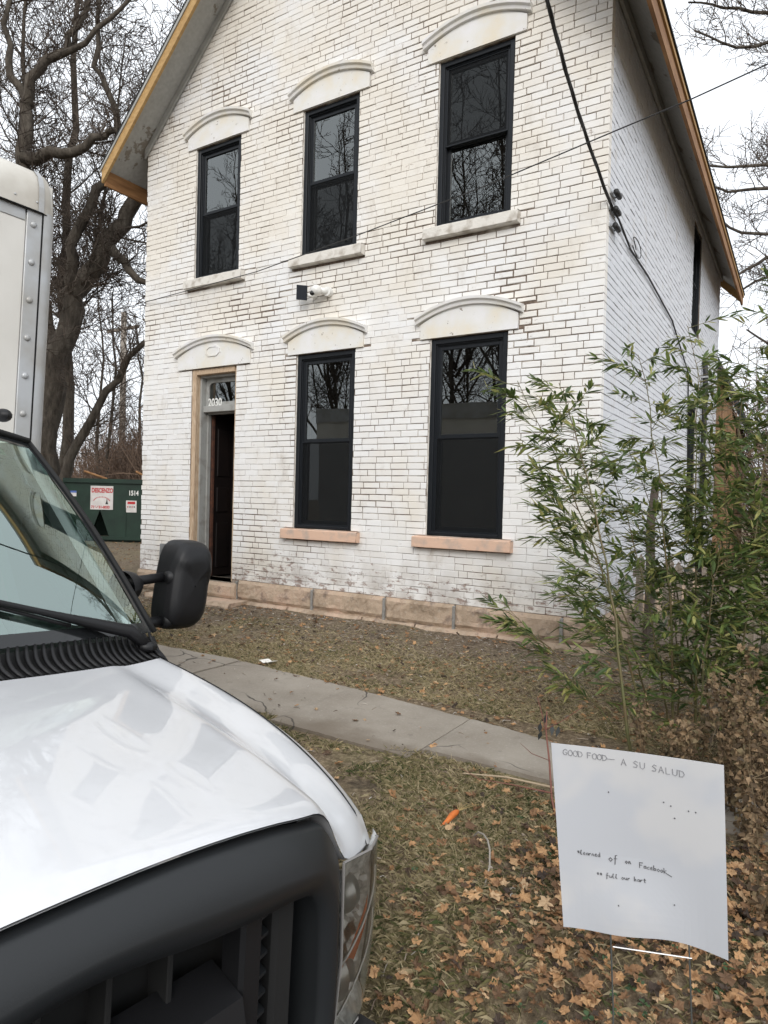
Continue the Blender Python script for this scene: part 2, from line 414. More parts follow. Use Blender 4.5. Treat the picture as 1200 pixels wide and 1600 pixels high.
gx = axis(-7.5, 3.5, 0.085, 600); gy = axis(-5.2, 1.6, 0.085, 600)
g = MB()
g.v = [(x, y, h(x, y)) for x in gx for y in gy]
ny = len(gy)
g.f = [(i*ny+j, (i+1)*ny+j, (i+1)*ny+j+1, i*ny+j+1) for i in range(len(gx)-1) for j in range(ny-1)]
lawn = g.build('lawn', m_ground(), smooth=True); tag(lawn, 'rough lawn of bare earth and yellowed grass before the brick house', kind='structure')

ASPH = mat('asphalt', (0.06, 0.06, 0.062), 0.9, 0.2, col2=(0.04, 0.04, 0.042), vscale=30, bump=0.3, bscale=200)
r = MB(); pts = []
for k in range(0, 41):
    x = -100+k*5.0; pts.append(x)
vs = []
for x in pts: vs += [(x, street_edge(max(-9, min(6, x)))-0.1, -0.298), (x, -14.5, -0.298)]
r.add(vs, [(2*i, 2*i+1, 2*i+3, 2*i+2) for i in range(len(pts)-1)])
road = r.build('road', ASPH, recalc=True); tag(road, 'grey asphalt street under the box truck', kind='structure')

# pavement: concrete slabs
def walk_hi(x): return -2.03 if x < -2.6 else (-2.03-.25*smooth(-2.6, -1.3, x)-.06*smooth(-1.0, 0, x)-.30*smooth(-.1, .9, x))
def walk_lo(x): return -3.0-.16*smooth(-1.4, -1.0, x)*smooth(-.3, -.5, x)-.15*smooth(.2, .7, x)
CONC = m_concrete('worn_concrete'); 
side = bpy.data.objects.new('sidewalk', None); COL.objects.link(side); side.location = (0, -2.5, 0); tag(side, 'narrow concrete sidewalk of uneven slabs crossing the lawn', kind='structure')
ROOTS.append(side)
sx = [-14.2, -12.9, -11.6, -10.3, -9.0, -7.7, -6.4, -5.1, -3.8, -2.55, -1.27, -0.205, 0.86, 1.95, 3.1, 4.3, 5.6]
for i in range(len(sx)-1):
    r = MB(); a, b = sx[i]+0.011, sx[i+1]-0.011
    dz = rng.uniform(-0.008, 0.008); tl = rng.uniform(-0.006, 0.006)
    if abs(sx[i]+0.205) < 0.01: dz = 0.012
    n = 24; m2 = 14
    ylo = {10: -3.13, 11: -3.0, 12: -3.05}.get(i, -3.02); yhi = {9: (-2.05, -2.16), 10: (-2.20, -2.30), 11: (-2.33, -2.50), 12: (-2.52, -2.60)}.get(i, (-2.05, -2.05) if i < 9 else (-2.6, -2.6))
    def fn(u, v, a=a, b=b, dz=dz, tl=tl):
        x = a+(b-a)*u; y0 = ylo+.012*noise.noise((x*7, 1.0, 0))+.008*noise.noise((x*23, 1.0, 0)); y1 = yhi[0]+(yhi[1]-yhi[0])*u+.014*noise.noise((x*6, 5.0, 0))+.008*noise.noise((x*21, 5.0, 0))
        y = y0+(y1-y0)*v
        z = 0.0+dz+tl*(u-0.5)*2+0.004*noise.noise((x*5, y*5, 2))
        ed = min(u, 1-u)*(b-a)
        if ed < 0.012: z -= 0.006
        return (x, y, z)
    r.grid(fn, n, m2)
    # slab edges
    top = len(r.v)
    ring = [j for j in range(m2)] + [k*m2+m2-1 for k in range(1, n)] + [(n-1)*m2+j for j in range(m2-2, -1, -1)] + [k*m2 for k in range(n-2, 0, -1)]
    for q in ring: x, y, z = r.v[q]; r.v.append((x, y, -0.12))
    for q in range(len(ring)):
        q2 = (q+1) % len(ring); r.f.append([ring[q], ring[q2], top+q2, top+q]); r.mi.append(0); r.t.append(.5)
    r.build('slab', CONC, side, recalc=True)
# ------------------------------------------------------------------ house
XL = -6.52; YB = 9.4; ZF = 0.373
house = thing('brick_house', 'two-storey gabled house of white painted brick with black windows', 'house', (XL/2, 0, 0))
def ridge(x): return 6.42 + min(x-XL, -x)      # underside of the roof deck
CX = {'L': -5.105, 'M': -3.25, 'R': -1.385}
WINS = [('u', -5.105, 4.39, 6.157, .412), ('u', -3.25, 4.39, 6.157, .412), ('u', -1.385, 4.39, 6.157, .428),
        ('l', -3.25, 1.087, 3.205, .436), ('l', -1.39, 1.087, 3.205, .444)]
DOOR = (-5.52, -4.69, 0.33, 3.17)
front_open = [(cx-w, cx+w, z0, z1) for k, cx, z0, z1, w in WINS] + [DOOR]
side_open = [(5.5, 6.45, 4.39, 6.157), (5.5, 6.45, 1.087, 3.205)]

def panel_cells(xs, zs, opens):
    for i in range(len(xs)-1):
        for j in range(len(zs)-1):
            cx = (xs[i]+xs[i+1])/2; cz = (zs[j]+zs[j+1])/2
            if any(o[0] < cx < o[1] and o[2] < cz < o[3] for o in opens): continue
            yield xs[i], xs[i+1], zs[j], zs[j+1]
# mortar bed behind the brick faces, with reveals
MD = 0.0075
w = MB()
xs = sorted({XL+MD, -MD} | {o[0] for o in front_open} | {o[1] for o in front_open})
zs = sorted({-0.2, 6.4} | {o[2] for o in front_open} | {o[3] for o in front_open})
for a, b, c, d in panel_cells(xs, zs, front_open):
    w.add([(a, MD, c), (b, MD, c), (b, MD, d), (a, MD, d)], [(0, 1, 2, 3)])
w.add([(XL+MD, MD, 6.4), (-MD, MD, 6.4), (XL/2, MD, 6.4-XL/2)], [(0, 1, 2)])
ys = sorted({MD, YB} | {o[0] for o in side_open} | {o[1] for o in side_open})
zs = sorted({-0.2, 6.42} | {o[2] for o in side_open} | {o[3] for o in side_open})
for a, b, c, d in panel_cells(ys, zs, side_open):
    w.add([(-MD, a, c), (-MD, b, c), (-MD, b, d), (-MD, a, d)], [(0, 1, 2, 3)])
w.add([(XL+MD, MD, -0.2), (XL+MD, YB, -0.2), (XL+MD, YB, 6.42), (XL+MD, MD, 6.42)], [(0, 3, 2, 1)])
w.add([(XL+MD, YB, -0.2), (-MD, YB, -0.2), (-MD, YB, 6.42), (XL/2, YB, 6.42-XL/2), (XL+MD, YB, 6.42)], [(4, 3, 2, 1, 0)])
for x0, x1, z0, z1 in front_open:     # reveals
    D = 0.32
    for q in ([(x0, MD, z0), (x0, D, z0), (x0, D, z1), (x0, MD, z1)], [(x1, MD, z0), (x1, MD, z1), (x1, D, z1), (x1, D, z0)],
              [(x0, MD, z1), (x0, D, z1), (x1, D, z1), (x1, MD, z1)], [(x0, MD, z0), (x1, MD, z0), (x1, D, z0), (x0, D, z0)]):
        w.add(q, [(0, 1, 2, 3)])
for y0, y1, z0, z1 in side_open:
    D = -0.32
    for q in ([(-MD, y0, z0), (D, y0, z0), (D, y0, z1), (-MD, y0, z1)], [(-MD, y1, z0), (-MD, y1, z1), (D, y1, z1), (D, y1, z0)],
              [(-MD, y0, z1), (D, y0, z1), (D, y1, z1), (-MD, y1, z1)], [(-MD, y0, z0), (-MD, y1, z0), (D, y1, z0), (D, y0, z0)]):
        w.add(q, [(0, 1, 2, 3)])
w.build('wall', MORTAR, house)
# dim rooms inside so the panes look into real depth
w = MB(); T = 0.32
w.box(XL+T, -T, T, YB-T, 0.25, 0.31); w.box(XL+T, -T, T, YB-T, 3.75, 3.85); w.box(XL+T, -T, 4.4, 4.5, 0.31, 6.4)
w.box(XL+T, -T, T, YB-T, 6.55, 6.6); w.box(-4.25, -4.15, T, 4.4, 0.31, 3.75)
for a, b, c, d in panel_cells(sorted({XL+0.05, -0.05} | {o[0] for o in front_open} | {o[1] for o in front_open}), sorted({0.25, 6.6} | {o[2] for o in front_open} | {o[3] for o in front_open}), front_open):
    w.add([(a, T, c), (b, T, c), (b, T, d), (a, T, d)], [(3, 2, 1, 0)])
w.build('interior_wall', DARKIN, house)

# bricks, course by course
CH = 0.0715; JT = 0.0068; BL = 0.2125
rb = random.Random(11)
cuts_f = front_open[:]            # openings plus the stone lintels and sills
for k, cx, z0, z1, hw in WINS:
    cuts_f.append((cx-0.555, cx+0.555, z1-0.001, z1+0.26))
    cuts_f.append((cx-0.535, cx+0.535, z0-0.125, z0+0.001))
cuts_f.append((-5.72, -4.46, 3.169, 3.43))
bricks = []       # (plane, a0, a1, z0, z1)
def lay(plane, lo, hi, ztop, cuts, zlim, quoin):
    n = 0; z = ZF
    while z < ztop:
        z0, z1 = z+JT/2, z+CH-JT/2
        st = lo - (0 if n % 2 else BL/2)
        jit = rb.uniform(-0.02, 0.02)
        x = st+jit
        row = []
        while x < hi:
            L = BL*rb.choice([1, 1, 1, 1, 1, 1, 1, 0.5, 1.02, 0.97]) + rb.uniform(-0.006, 0.006)
            if hi-(x+L) < .05: L = hi-x+JT
            row.append((x, min(x+L, hi+JT/2))); x += L
        for a, b in row:
            a0 = max(a+JT/2, lo); b0 = b-JT/2
            if b > hi: b0 = hi
            if b0-a0 < 0.008: continue
            segs = [(a0, b0, z0, z1)]
            for o in cuts:
                ns = []
                for (p, q, r0, r1) in segs:
                    if q <= o[0] or p >= o[1] or r1 <= o[2] or r0 >= o[3]: ns.append((p, q, r0, r1)); continue
                    zc = (r0+r1)/2
                    if o[2] < zc < o[3]:
                        if p < o[0]-0.006: ns.append((p, o[0]-0.002, r0, r1))
                        if q > o[1]+0.006: ns.append((o[1]+0.002, q, r0, r1))
                    elif zc <= o[2]: ns.append((p, q, r0, min(r1, o[2]-0.002)))
                    else: ns.append((p, q, max(r0, o[3]+0.002), r1))
                segs = ns
            for p, q, r0, r1 in segs:
                if q-p < 0.004 or r1-r0 < 0.008: continue
                if plane == 'f' and min(zlim(p), zlim(q)) < r1:      # cut the brick under the rake
                    for k in range(4):
                        pa, pb = p+(q-p)*k/4, p+(q-p)*(k+1)/4; zt = min(r1, zlim(pa), zlim(pb))
                        if zt-r0 > .012: bricks.append((plane, pa, pb, r0, zt))
                    continue
                bricks.append((plane, p, q, r0, r1))
        z += CH; n += 1
lay('f', XL, 0.0, 9.7, cuts_f, lambda x: ridge(x)-0.03, False)
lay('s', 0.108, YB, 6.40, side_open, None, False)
camp = cam.location
def bcen(b): return Vector(((b[1]+b[2])/2, 0, (b[3]+b[4])/2)) if b[0] == 'f' else Vector((0, (b[1]+b[2])/2, (b[3]+b[4])/2))
def bsize(b):
    c = bcen(b); d = c-camp; cs = abs(d.normalized().y if b[0] == 'f' else d.normalized().x)
    return (b[2]-b[1])*(b[4]-b[3])*cs/d.length_squared
def in_view(b):
    d = bcen(b)-camp; zc = d.dot(_fw); u = d.dot(_r)/zc*1055.4; v = d.dot(_u)/zc*1055.4
    return abs(u) < 595 and abs(v) < 795
CRACKS = [[(-5.76, 7.04), (-5.26, 7.0), (-5.08, 6.77), (-4.69, 6.5)], [(-4.6, 4.32), (-4.65, 4.0), (-4.7, 3.67)], [(-.94, 3.85), (-.98, 3.62), (-.83, 3.48), (-.73, 3.15), (-.69, 2.9)], [(-4.08, 3.32), (-3.87, 3.18), (-3.76, 2.86)], [(-6.01, 6.67), (-5.84, 6.41)], [(-3.55, 4.31), (-3.75, 4.11), (-3.94, 3.9), (-4.36, 3.71)]]
def CRACK(a0, a1, z0, z1):
    x, z = (a0+a1)/2, (z0+z1)/2; best = 9
    for L in CRACKS:
        for (p, q), (r_, s) in zip(L, L[1:]):
            dx, dz = r_-p, s-q; t = max(0, min(1, ((x-p)*dx+(z-q)*dz)/(dx*dx+dz*dz)))
            best = min(best, abs(x-p-t*dx)*.6+abs(z-q-t*dz))
    return .0042 if best < .075 else 0.0
def add_brick(mb, b):
    pl, a0, a1, z0, z1 = b
    j = lambda s: rb.uniform(-s, s)
    pr = rb.uniform(-0.0025, 0.0035); c = 0.0035; D = 0.1
    if rb.random() < 0.05: pr -= 0.002
    ta, tb_ = j(0.0012), j(0.0012)
    e = 0.0022
    if pl == 'f':      # joints weathered wide open in places, paint-bridged in others
        q = noise.noise((a0*.8, z0*1.1, 3.7)) + .5*noise.noise((a0*2.1, z0*2.6, 8.1))
        ck = CRACK(a0, a1, z0, z1)
        g_ = ck+.0022*smooth(.15, .5, q)-.0020*smooth(-.05, -.4, q)
        if a1 < -.001: a1 -= g_
        a0 += g_*(a0 > XL+.01); z0 += g_; z1 -= g_
    # front ring (inset), edge ring, back ring
    F = [(a0+c+j(e), -pr+ta, z0+c+j(e)), (a1-c+j(e), -pr+tb_, z0+c+j(e)), (a1-c+j(e), -pr+tb_, z1-c+j(e)), (a0+c+j(e), -pr+ta, z1-c+j(e))]
    E_ = [(a0+j(e)*.5, -pr+c, z0+j(e)), (a1+j(e)*.5, -pr+c, z0+j(e)), (a1+j(e)*.5, -pr+c, z1+j(e)), (a0+j(e)*.5, -pr+c, z1+j(e))]
    if pl == 'f' and a1 > -0.001: F[1] = (a1-c, F[1][1], F[1][2]); F[2] = (a1-c, F[2][1], F[2][2]); E_[1] = (a1, *E_[1][1:]); E_[2] = (a1, *E_[2][1:])
    B = [(p[0], D, p[2]) for p in E_]
    vs = F+E_+B
    fs = [(0, 1, 2, 3)] + [(i+4, (i+1) % 4+4, (i+1) % 4, i) for i in range(4)] + [(i+8, (i+1) % 4+8, (i+1) % 4+4, i+4) for i in range(4)]
    if pl == 's': vs = [(-p[1], p[0], p[2]) for p in vs]
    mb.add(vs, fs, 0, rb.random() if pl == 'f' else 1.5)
vis = [b for b in bricks if in_view(b)]
vis.sort(key=bsize, reverse=True)
solo = set(map(id, vis[:300]))
rest = MB()
for b in bricks:
    if id(b) in solo:
        one = MB(); add_brick(one, b); one.build('brick', BRICK, house, tint=True)
    else: add_brick(rest, b)
o = rest.build('brickwork', BRICK, house, tint=True); o['kind'] = 'stuff'

# foundation stones, rough faced
def stone_block(x0, x1, z0, z1, y0, y1, face='y', seed=0, rough=0.018):
    mb = MB(); n1 = max(4, int((x1-x0)/0.035)); n2 = max(4, int((z1-z0)/0.035))
    def fn(u, v):
        x = x0+(x1-x0)*u; z = z0+(z1-z0)*v
        e = min(u, 1-u)*(x1-x0); f = min(v, 1-v)*(z1-z0)
        rd = 0.022*(1-smooth(0, 0.03, e)) + 0.022*(1-smooth(0, 0.03, f))
        d = rough*(noise.noise((x*7+seed, z*7, seed))+0.6*noise.noise((x*19+seed, z*19, seed))) - rd
        return (x, y0-d, z) if face == 'y' else (-(y0-d), x, z)
    mb.grid(fn, n1+1, n2+1, flip=(face != 'y'))
    # back box
    vs = mb.v; nv = n2+1; N_ = len(vs)
    ring = [j for j in range(nv)] + [k*nv+nv-1 for k in range(1, n1+1)] + [n1*nv+j for j in range(nv-2, -1, -1)] + [k*nv for k in range(n1-1, 0, -1)]
    for q in ring:
        x, y, z = vs[q]; vs.append((x, y1, z) if face == 'y' else (-y1, y, z))
    for q in range(len(ring)):
        q2 = (q+1) % len(ring); mb.f.append([ring[q], ring[q2], N_+q2, N_+q]); mb.mi.append(0); mb.t.append(.5)
    return mb
fx = [-4.57, -3.335, -2.315, -1.447, -0.30, 0.035]
for i in range(5):
    stone_block(fx[i]+0.012, fx[i+1]-0.012 if i < 4 else fx[i+1], 0.125+0.01*(i % 2), ZF-0.002, -0.045, 0.09, seed=i*3.1).build('foundation_stone', STONE, house, recalc=True)
fx2 = [-4.5, -3.7, -2.6, -1.9, -0.95, 0.05]
for i in range(5):
    stone_block(fx2[i]+0.008, fx2[i+1]-0.008, -0.15, 0.118, -0.085, 0.09, seed=i*5.7+20, rough=0.03).build('foundation_stone', STONE, house, recalc=True)
for i, (a, b) in enumerate([(-6.55, -6.02), (-6.0, -5.56)]):
    stone_block(a, b, 0.1, ZF-0.002, -0.045, 0.09, seed=i+41).build('foundation_stone', STONE, house, recalc=True)
fy = [0.10, 1.0, 2.1, 3.0, 4.2, 5.2, 6.3, 7.4, 8.4, YB]
for i in range(9):
    stone_block(fy[i]+0.01, fy[i+1]-0.01, -0.15, ZF-0.002, -0.05, 0.09, face='x', seed=i+70).build('foundation_stone', STONE, house, recalc=True)
GREYM = mat('grey_cement_pointing', (0.30, 0.29, 0.27), 0.9, 0.1, var=0.3, vscale=20, bump=0.3)
for x in fx[:5]:
    c = MB(); c.cbox(x-0.017, x+0.015, -0.044, 0.05, 0.10, ZF-0.012, 0.006); c.build('mortar_joint', GREYM, house)
c = MB(); c.cbox(-4.57, 0.03, -0.018, 0.05, 0.105, 0.14, 0.006); c.build('mortar_joint', STONE, house)

# stone lintels with a projecting arched hood
def lintel(cx, z0, hw, rise=0.15, end=0.235, key=False):
    n = 17
    arch = lambda t: z0+end+rise*(1-t*t)
    m_ = MB(); ts = [-1+2*i/(n-1) for i in range(n)]
    yb, yf = 0.09, -0.022
    poly = [(cx-hw+0.05, z0+0.004)] + [(cx+hw-0.05, z0+0.004)] + [(cx+t*(hw-0.05), arch(t)-0.075) for t in ts[::-1]]
    m_.prism(poly, 'y', yf, yb)
    p = m_.build('lintel', LINTEL, house, recalc=True)
    hd = MB()     # hood mould: profile swept along the arch
    prof = [(0.02, -0.085), (-0.05, -0.075), (-0.058, -0.045), (-0.082, -0.03), (-0.085, -0.002), (0.02, 0.012)]
    vs = []
    for t in ts:
        for (y, dz) in prof: vs.append((cx+t*hw, y, arch(t)+dz))
    k = len(prof); fs = [(i*k+j, i*k+(j+1) % k, (i+1)*k+(j+1) % k, (i+1)*k+j) for i in range(n-1) for j in range(k)]
    fs += [tuple(range(k)), tuple(range((n-1)*k, n*k))]
    hd.add(vs, fs); hd.build('hood_mould', LINTEL, p, recalc=True).location = (0, 0, 0)
    if key:
        kb = MB()
        oc = [(cx+0.13*a, z0+0.215+0.07*b) for a, b in ((-.55, -1), (.55, -1), (1, -.4), (1, .4), (.55, 1), (-.55, 1), (-1, .4), (-1, -.4))]
        kb.add([(x, -.034, z) for x, z in oc]+[(cx+(x-cx)*.8, -.034, z0+.215+(z-z0-.215)*.72) for x, z in oc]+[(x, 0, z) for x, z in oc]+[(cx+(x-cx)*.8, 0, z0+.215+(z-z0-.215)*.72) for x, z in oc], [(i, (i+1) % 8, 8+(i+1) % 8, 8+i) for i in range(8)]+[(i, 16+i, 16+(i+1) % 8, (i+1) % 8) for i in range(8)]+[(8+i, 24+i, 24+(i+1) % 8, 8+(i+1) % 8) for i in range(8)]); kb.build('carved_panel', LINTEL, p, recalc=True)
        kb = MB(); kb.prism([(cx+(x-cx)*0.78, z0+0.215+(z-z0-0.215)*0.7) for x, z in oc], 'y', -0.026, 0.0); kb.build('carved_panel', LINTEL, p, recalc=True)
for k, cx, z0, z1, hw in WINS: lintel(cx, z1, 0.605)
lintel(-5.105, 3.172, 0.72, 0.17, 0.25, True)
# sills
for k, cx, z0, z1, hw in WINS:
    c = MB(); a = 0.535 if k == 'u' else 0.565
    vs = []
    n = 14
    c.grid(lambda u, v: (cx-a+2*a*u, [-0.075, -0.083, -0.08, -0.072, 0.09][int(round(v*4))]+0.004*noise.noise((u*14+cx*9, v*3, 1)), z0-0.01+[-0.118, -0.112, -0.008, 0.0, 0.012][int(round(v*4))]+0.003*noise.noise((u*17+cx*5, v*3, 4))), n, 5)
    c.add([(cx-a, -0.075, z0-0.128), (cx+a, -0.075, z0-0.128), (cx+a, 0.09, z0-0.128), (cx-a, 0.09, z0-0.128)], [(3, 2, 1, 0)])
    for sgn in (-1, 1):
        c.add([(cx+sgn*a, -0.075, z0-0.128), (cx+sgn*a, -0.08, z0-0.02), (cx+sgn*a, 0.09, z0), (cx+sgn*a, 0.09, z0-0.128)], [(0, 1, 2, 3)])
    c.build('window_sill', SILLW if k == 'u' else PINK, house, recalc=True)

# windows
def window(parent, x0, x1, z0, z1, style, tr=None):
    """built in facade space (x, depth, z); tr maps it to another wall"""
    T_ = tr or (lambda p: p)
    def mk(mb): mb.v = [T_(p) for p in mb.v]; return mb
    fr = MB(); f = 0.058; ya, yb = 0.022, 0.16
    g_ = 0.006
    fr.cbox(x0+g_, x0+f, ya, yb, z0+g_, z1-g_, 0.005); fr.cbox(x1-f, x1-g_, ya, yb, z0+g_, z1-g_, 0.005)
    fr.cbox(x0+f-.002, x1-f+.002, ya+.002, yb, z1-f, z1-g_, 0.005); fr.cbox(x0+f-.002, x1-f+.002, ya-.004, yb, z0+g_, z0+f*0.75, 0.005)
    # stepped tracks
    for s, y in ((0.012, ya+0.022), (0.022, ya+0.038)):
        fr.cbox(x0+f-.004, x0+f+s, y, yb, z0+f*.7, z1-f+.004, 0.002); fr.cbox(x1-f-s, x1-f+.004, y, yb, z0+f*.7, z1-f+.004, 0.002)
        fr.cbox(x0+f, x1-f, y+.001, yb, z1-f-s, z1-f+.004, 0.002)
    win = mk(fr).build('window', BLACKF, parent, recalc=tr is not None)
    mid = (z0+z1)/2+0.005
    def sash(a0, a1, b0, b1, y, rail=0.04, bot=0.05):
        sb = MB(); d = 0.035
        sb.cbox(a0, a0+rail, y, y+d, b0, b1, 0.003); sb.cbox(a1-rail, a1, y, y+d, b0, b1, 0.003)
        sb.cbox(a0+rail-.001, a1-rail+.001, y+.001, y+d, b1-rail, b1-.001, 0.003); sb.cbox(a0+rail-.001, a1-rail+.001, y+.001, y+d, b0+.001, b0+bot, 0.003)
        o_ = mk(sb).build('sash', BLACKF, win); 
        pn = MB(); q = 0.002
        pn.add([(a0+rail-q, y+d*.5, b0+bot-q), (a1-rail+q, y+d*.5, b0+bot-q), (a1-rail+q, y+d*.5, b1-rail+q), (a0+rail-q, y+d*.5, b1-rail+q)], [(0, 1, 2, 3)])
        mk(pn).build('pane', GLASS, win)
    a0, a1 = x0+f+0.018, x1-f-0.018
    sash(a0, a1, mid-0.02, z1-f-0.02, ya+0.045)
    sash(a0, a1, z0+f*.7+.005, mid+0.02, ya+0.085, bot=0.055)
    if style:
        sc = MB(); 
        if style == 'low': b0, b1 = z0+f*.8, mid
        else: b0, b1 = mid-0.02, z1-f-0.01
        y = ya+0.037
        sc.add([(a0, y, b0), (a1, y, b0), (a1, y, b1), (a0, y, b1)], [(0, 1, 2, 3)])
        mk(sc).build('insect_screen', SCREEN, win)
        fb = MB(); e = 0.014
        fb.box(a0-.012, a0+e, y-.006, y+.006, b0, b1); fb.box(a1-e, a1+.012, y-.006, y+.006, b0, b1)
        fb.box(a0+e, a1-e, y-.0055, y+.0055, b1-e, b1); fb.box(a0+e, a1-e, y-.0055, y+.0055, b0, b0+e)
        mk(fb).build('screen_frame', BLACKF, win)
for i, (k, cx, z0, z1, hw) in enumerate(WINS):
    window(house, cx-hw, cx+hw, z0, z1, ['low', 'low', 'top', 'low', 'low'][i])
for y0, y1, z0, z1 in side_open:
    window(house, y0, y1, z0, z1, 'low', lambda p: (-p[1], p[0], p[2]))
# pale backer strip between frame and brick
for k, cx, z0, z1, hw in WINS:
    c = MB(); c.cbox(cx-hw-0.004, cx-hw+0.008, 0.012, 0.06, z0, z1, 0.002); c.build('caulk_strip', SILLW, house)

# door
dx0, dx1, dz0, dz1 = DOOR
ds = MB(); ds.box(dx0, dx1, -0.02, 0.35, 0.2, dz0); ds.build('threshold', mat('worn_grey_threshold', (0.30, 0.26, 0.21), 0.85, 0.2, col2=(0.18, 0.15, 0.12), vscale=12, bump=0.3), house)
cs = MB()
cs.cbox(dx0-.0, dx0+0.075, 0.012, 0.10, dz0, dz1, 0.006); cs.cbox(dx1-0.045, dx1+.0, 0.03, 0.10, dz0, dz1, 0.006); cs.cbox(dx0+.076, dx1-.046, 0.016, 0.10, dz1-0.075, dz1-.002, 0.006)
df = cs.build('door_casing', OLDWOOD, house)
j = MB(); jz = 2.60
j.box(dx0+.07, dx0+0.105, 0.09, 0.30, dz0, dz1-.07); j.box(dx1-0.075, dx1-.04, 0.09, 0.30, dz0, dz1-.07); j.box(dx0+.105, dx1-.075, 0.09, 0.30, dz1-.105, dz1-.07)
j.cbox(dx0+.105, dx1-.075, 0.12, 0.27, jz, jz+0.085, 0.006)
j.cbox(dx0+.105, dx0+0.125, 0.20, 0.26, dz0, jz, .003); j.cbox(dx1-.095, dx1-0.075, 0.20, 0.26, dz0, jz, .003); j.box(dx0+.105, dx1-.075, .2, .26, jz-.02, jz)
j.build('door_jamb', JAMB, house)
# transom light with rounded opening
tr0, tr1, tz0, tz1 = dx0+.105, dx1-.075, jz+.085, dz1-.105
tm = MB(); tm.cbox(tr0, tr0+.05, .17, .21, tz0, tz1, .003); tm.cbox(tr1-.05, tr1, .17, .21, tz0, tz1, .003); tm.cbox(tr0+.05, tr1-.05, .171, .21, tz0, tz0+.055, .003); tm.cbox(tr0+.05, tr1-.05, .171, .21, tz1-.06, tz1, .003)
n = 6
for sx_, sz_ in ((-1, -1), (1, -1), (1, 1), (-1, 1)):
    cxx = tr0+.05 if sx_ < 0 else tr1-.05; czz = tz0+.055 if sz_ < 0 else tz1-.06; R_ = 0.07
    poly = [(cxx, czz)] + [(cxx-sx_*R_*(1-sin(a)), czz-sz_*R_*(1-cos(a))) for a in [pi/2*i/n for i in range(n+1)]]
    tm.prism(poly, 'y', .174, .208)
trn = tm.build('transom', JAMB, house, recalc=True)
pn = MB(); pn.add([(tr0+.05, .195, tz0+.05), (tr1-.05, .195, tz0+.05), (tr1-.05, .195, tz1-.05), (tr0+.05, .195, tz1-.05)], [(0, 1, 2, 3)]); pn.build('pane', GLASS, trn)
# open door leaf, hinged on the left
dl = MB(); LW = 0.68
def leaf(p):
    a = radians(86); x, y, z = p; return (dx0+.115+x*cos(a)-y*sin(a), 0.28+x*sin(a)+y*cos(a), z)
dl.box(0, LW, -.02, .022, dz0+.01, jz-.02)
for z0_, z1_ in ((dz0+.12, dz0+.75), (dz0+.9, dz0+1.25), (dz0+1.4, jz-.2)):
    for a_, b_ in ((.09, .31), (.37, .59)): dl.cbox(a_, b_, -.032, .034, z0_, z1_, .01)
dl.v = [leaf(p) for p in dl.v]; dlo = dl.build('door', DOORW, house, recalc=True)
de = MB(); de.box(-.004, .03, -.034, .036, dz0+.01, jz-.02); de.v = [leaf(p) for p in de.v]; de.build('hinge_stile', mat('worn_brown_stile', (.12, .05, .03), .6, col2=(.05, .025, .02), vscale=15), dlo, recalc=True)

def text_mesh(body, size, name, m_, parent, fn, depth=0.002, bold=0.0, align='LEFT', sx_=1.0):
    cu = bpy.data.curves.new('txt', 'FONT'); cu.body = body; cu.size = size; cu.extrude = depth; cu.offset = bold; cu.align_x = align
    ob = bpy.data.objects.new('txt', cu); COL.objects.link(ob)
    bpy.context.view_layer.update()
    me = bpy.data.meshes.new_from_object(ob.evaluated_get(bpy.context.evaluated_depsgraph_get()))
    COL.objects.unlink(ob); bpy.data.objects.remove(ob)
    for v in me.vertices: v.co = fn((v.co.x*sx_, v.co.y, v.co.z))
    me.materials.clear(); me.materials.append(m_); me.name = name
    o_ = bpy.data.objects.new(name, me); COL.objects.link(o_); attach(o_, parent); return o_
text_mesh('2030', 0.155, 'house_number', WHITEP, trn, lambda p: (tr0+.045+p[0], .166-p[2], tz0-.002+p[1]), bold=0.003, sx_=0.85)

# front step below the door
st = stone_block(-5.62, -4.56, 0.13, 0.325, -0.10, 0.1, seed=91, rough=.012); st.build('door_step', STONE, house, recalc=True)
st = stone_block(-5.9, -4.35, -0.1, 0.125, -0.42, 0.1, seed=95, rough=.02); st.build('door_step', STONE, house, recalc=True)

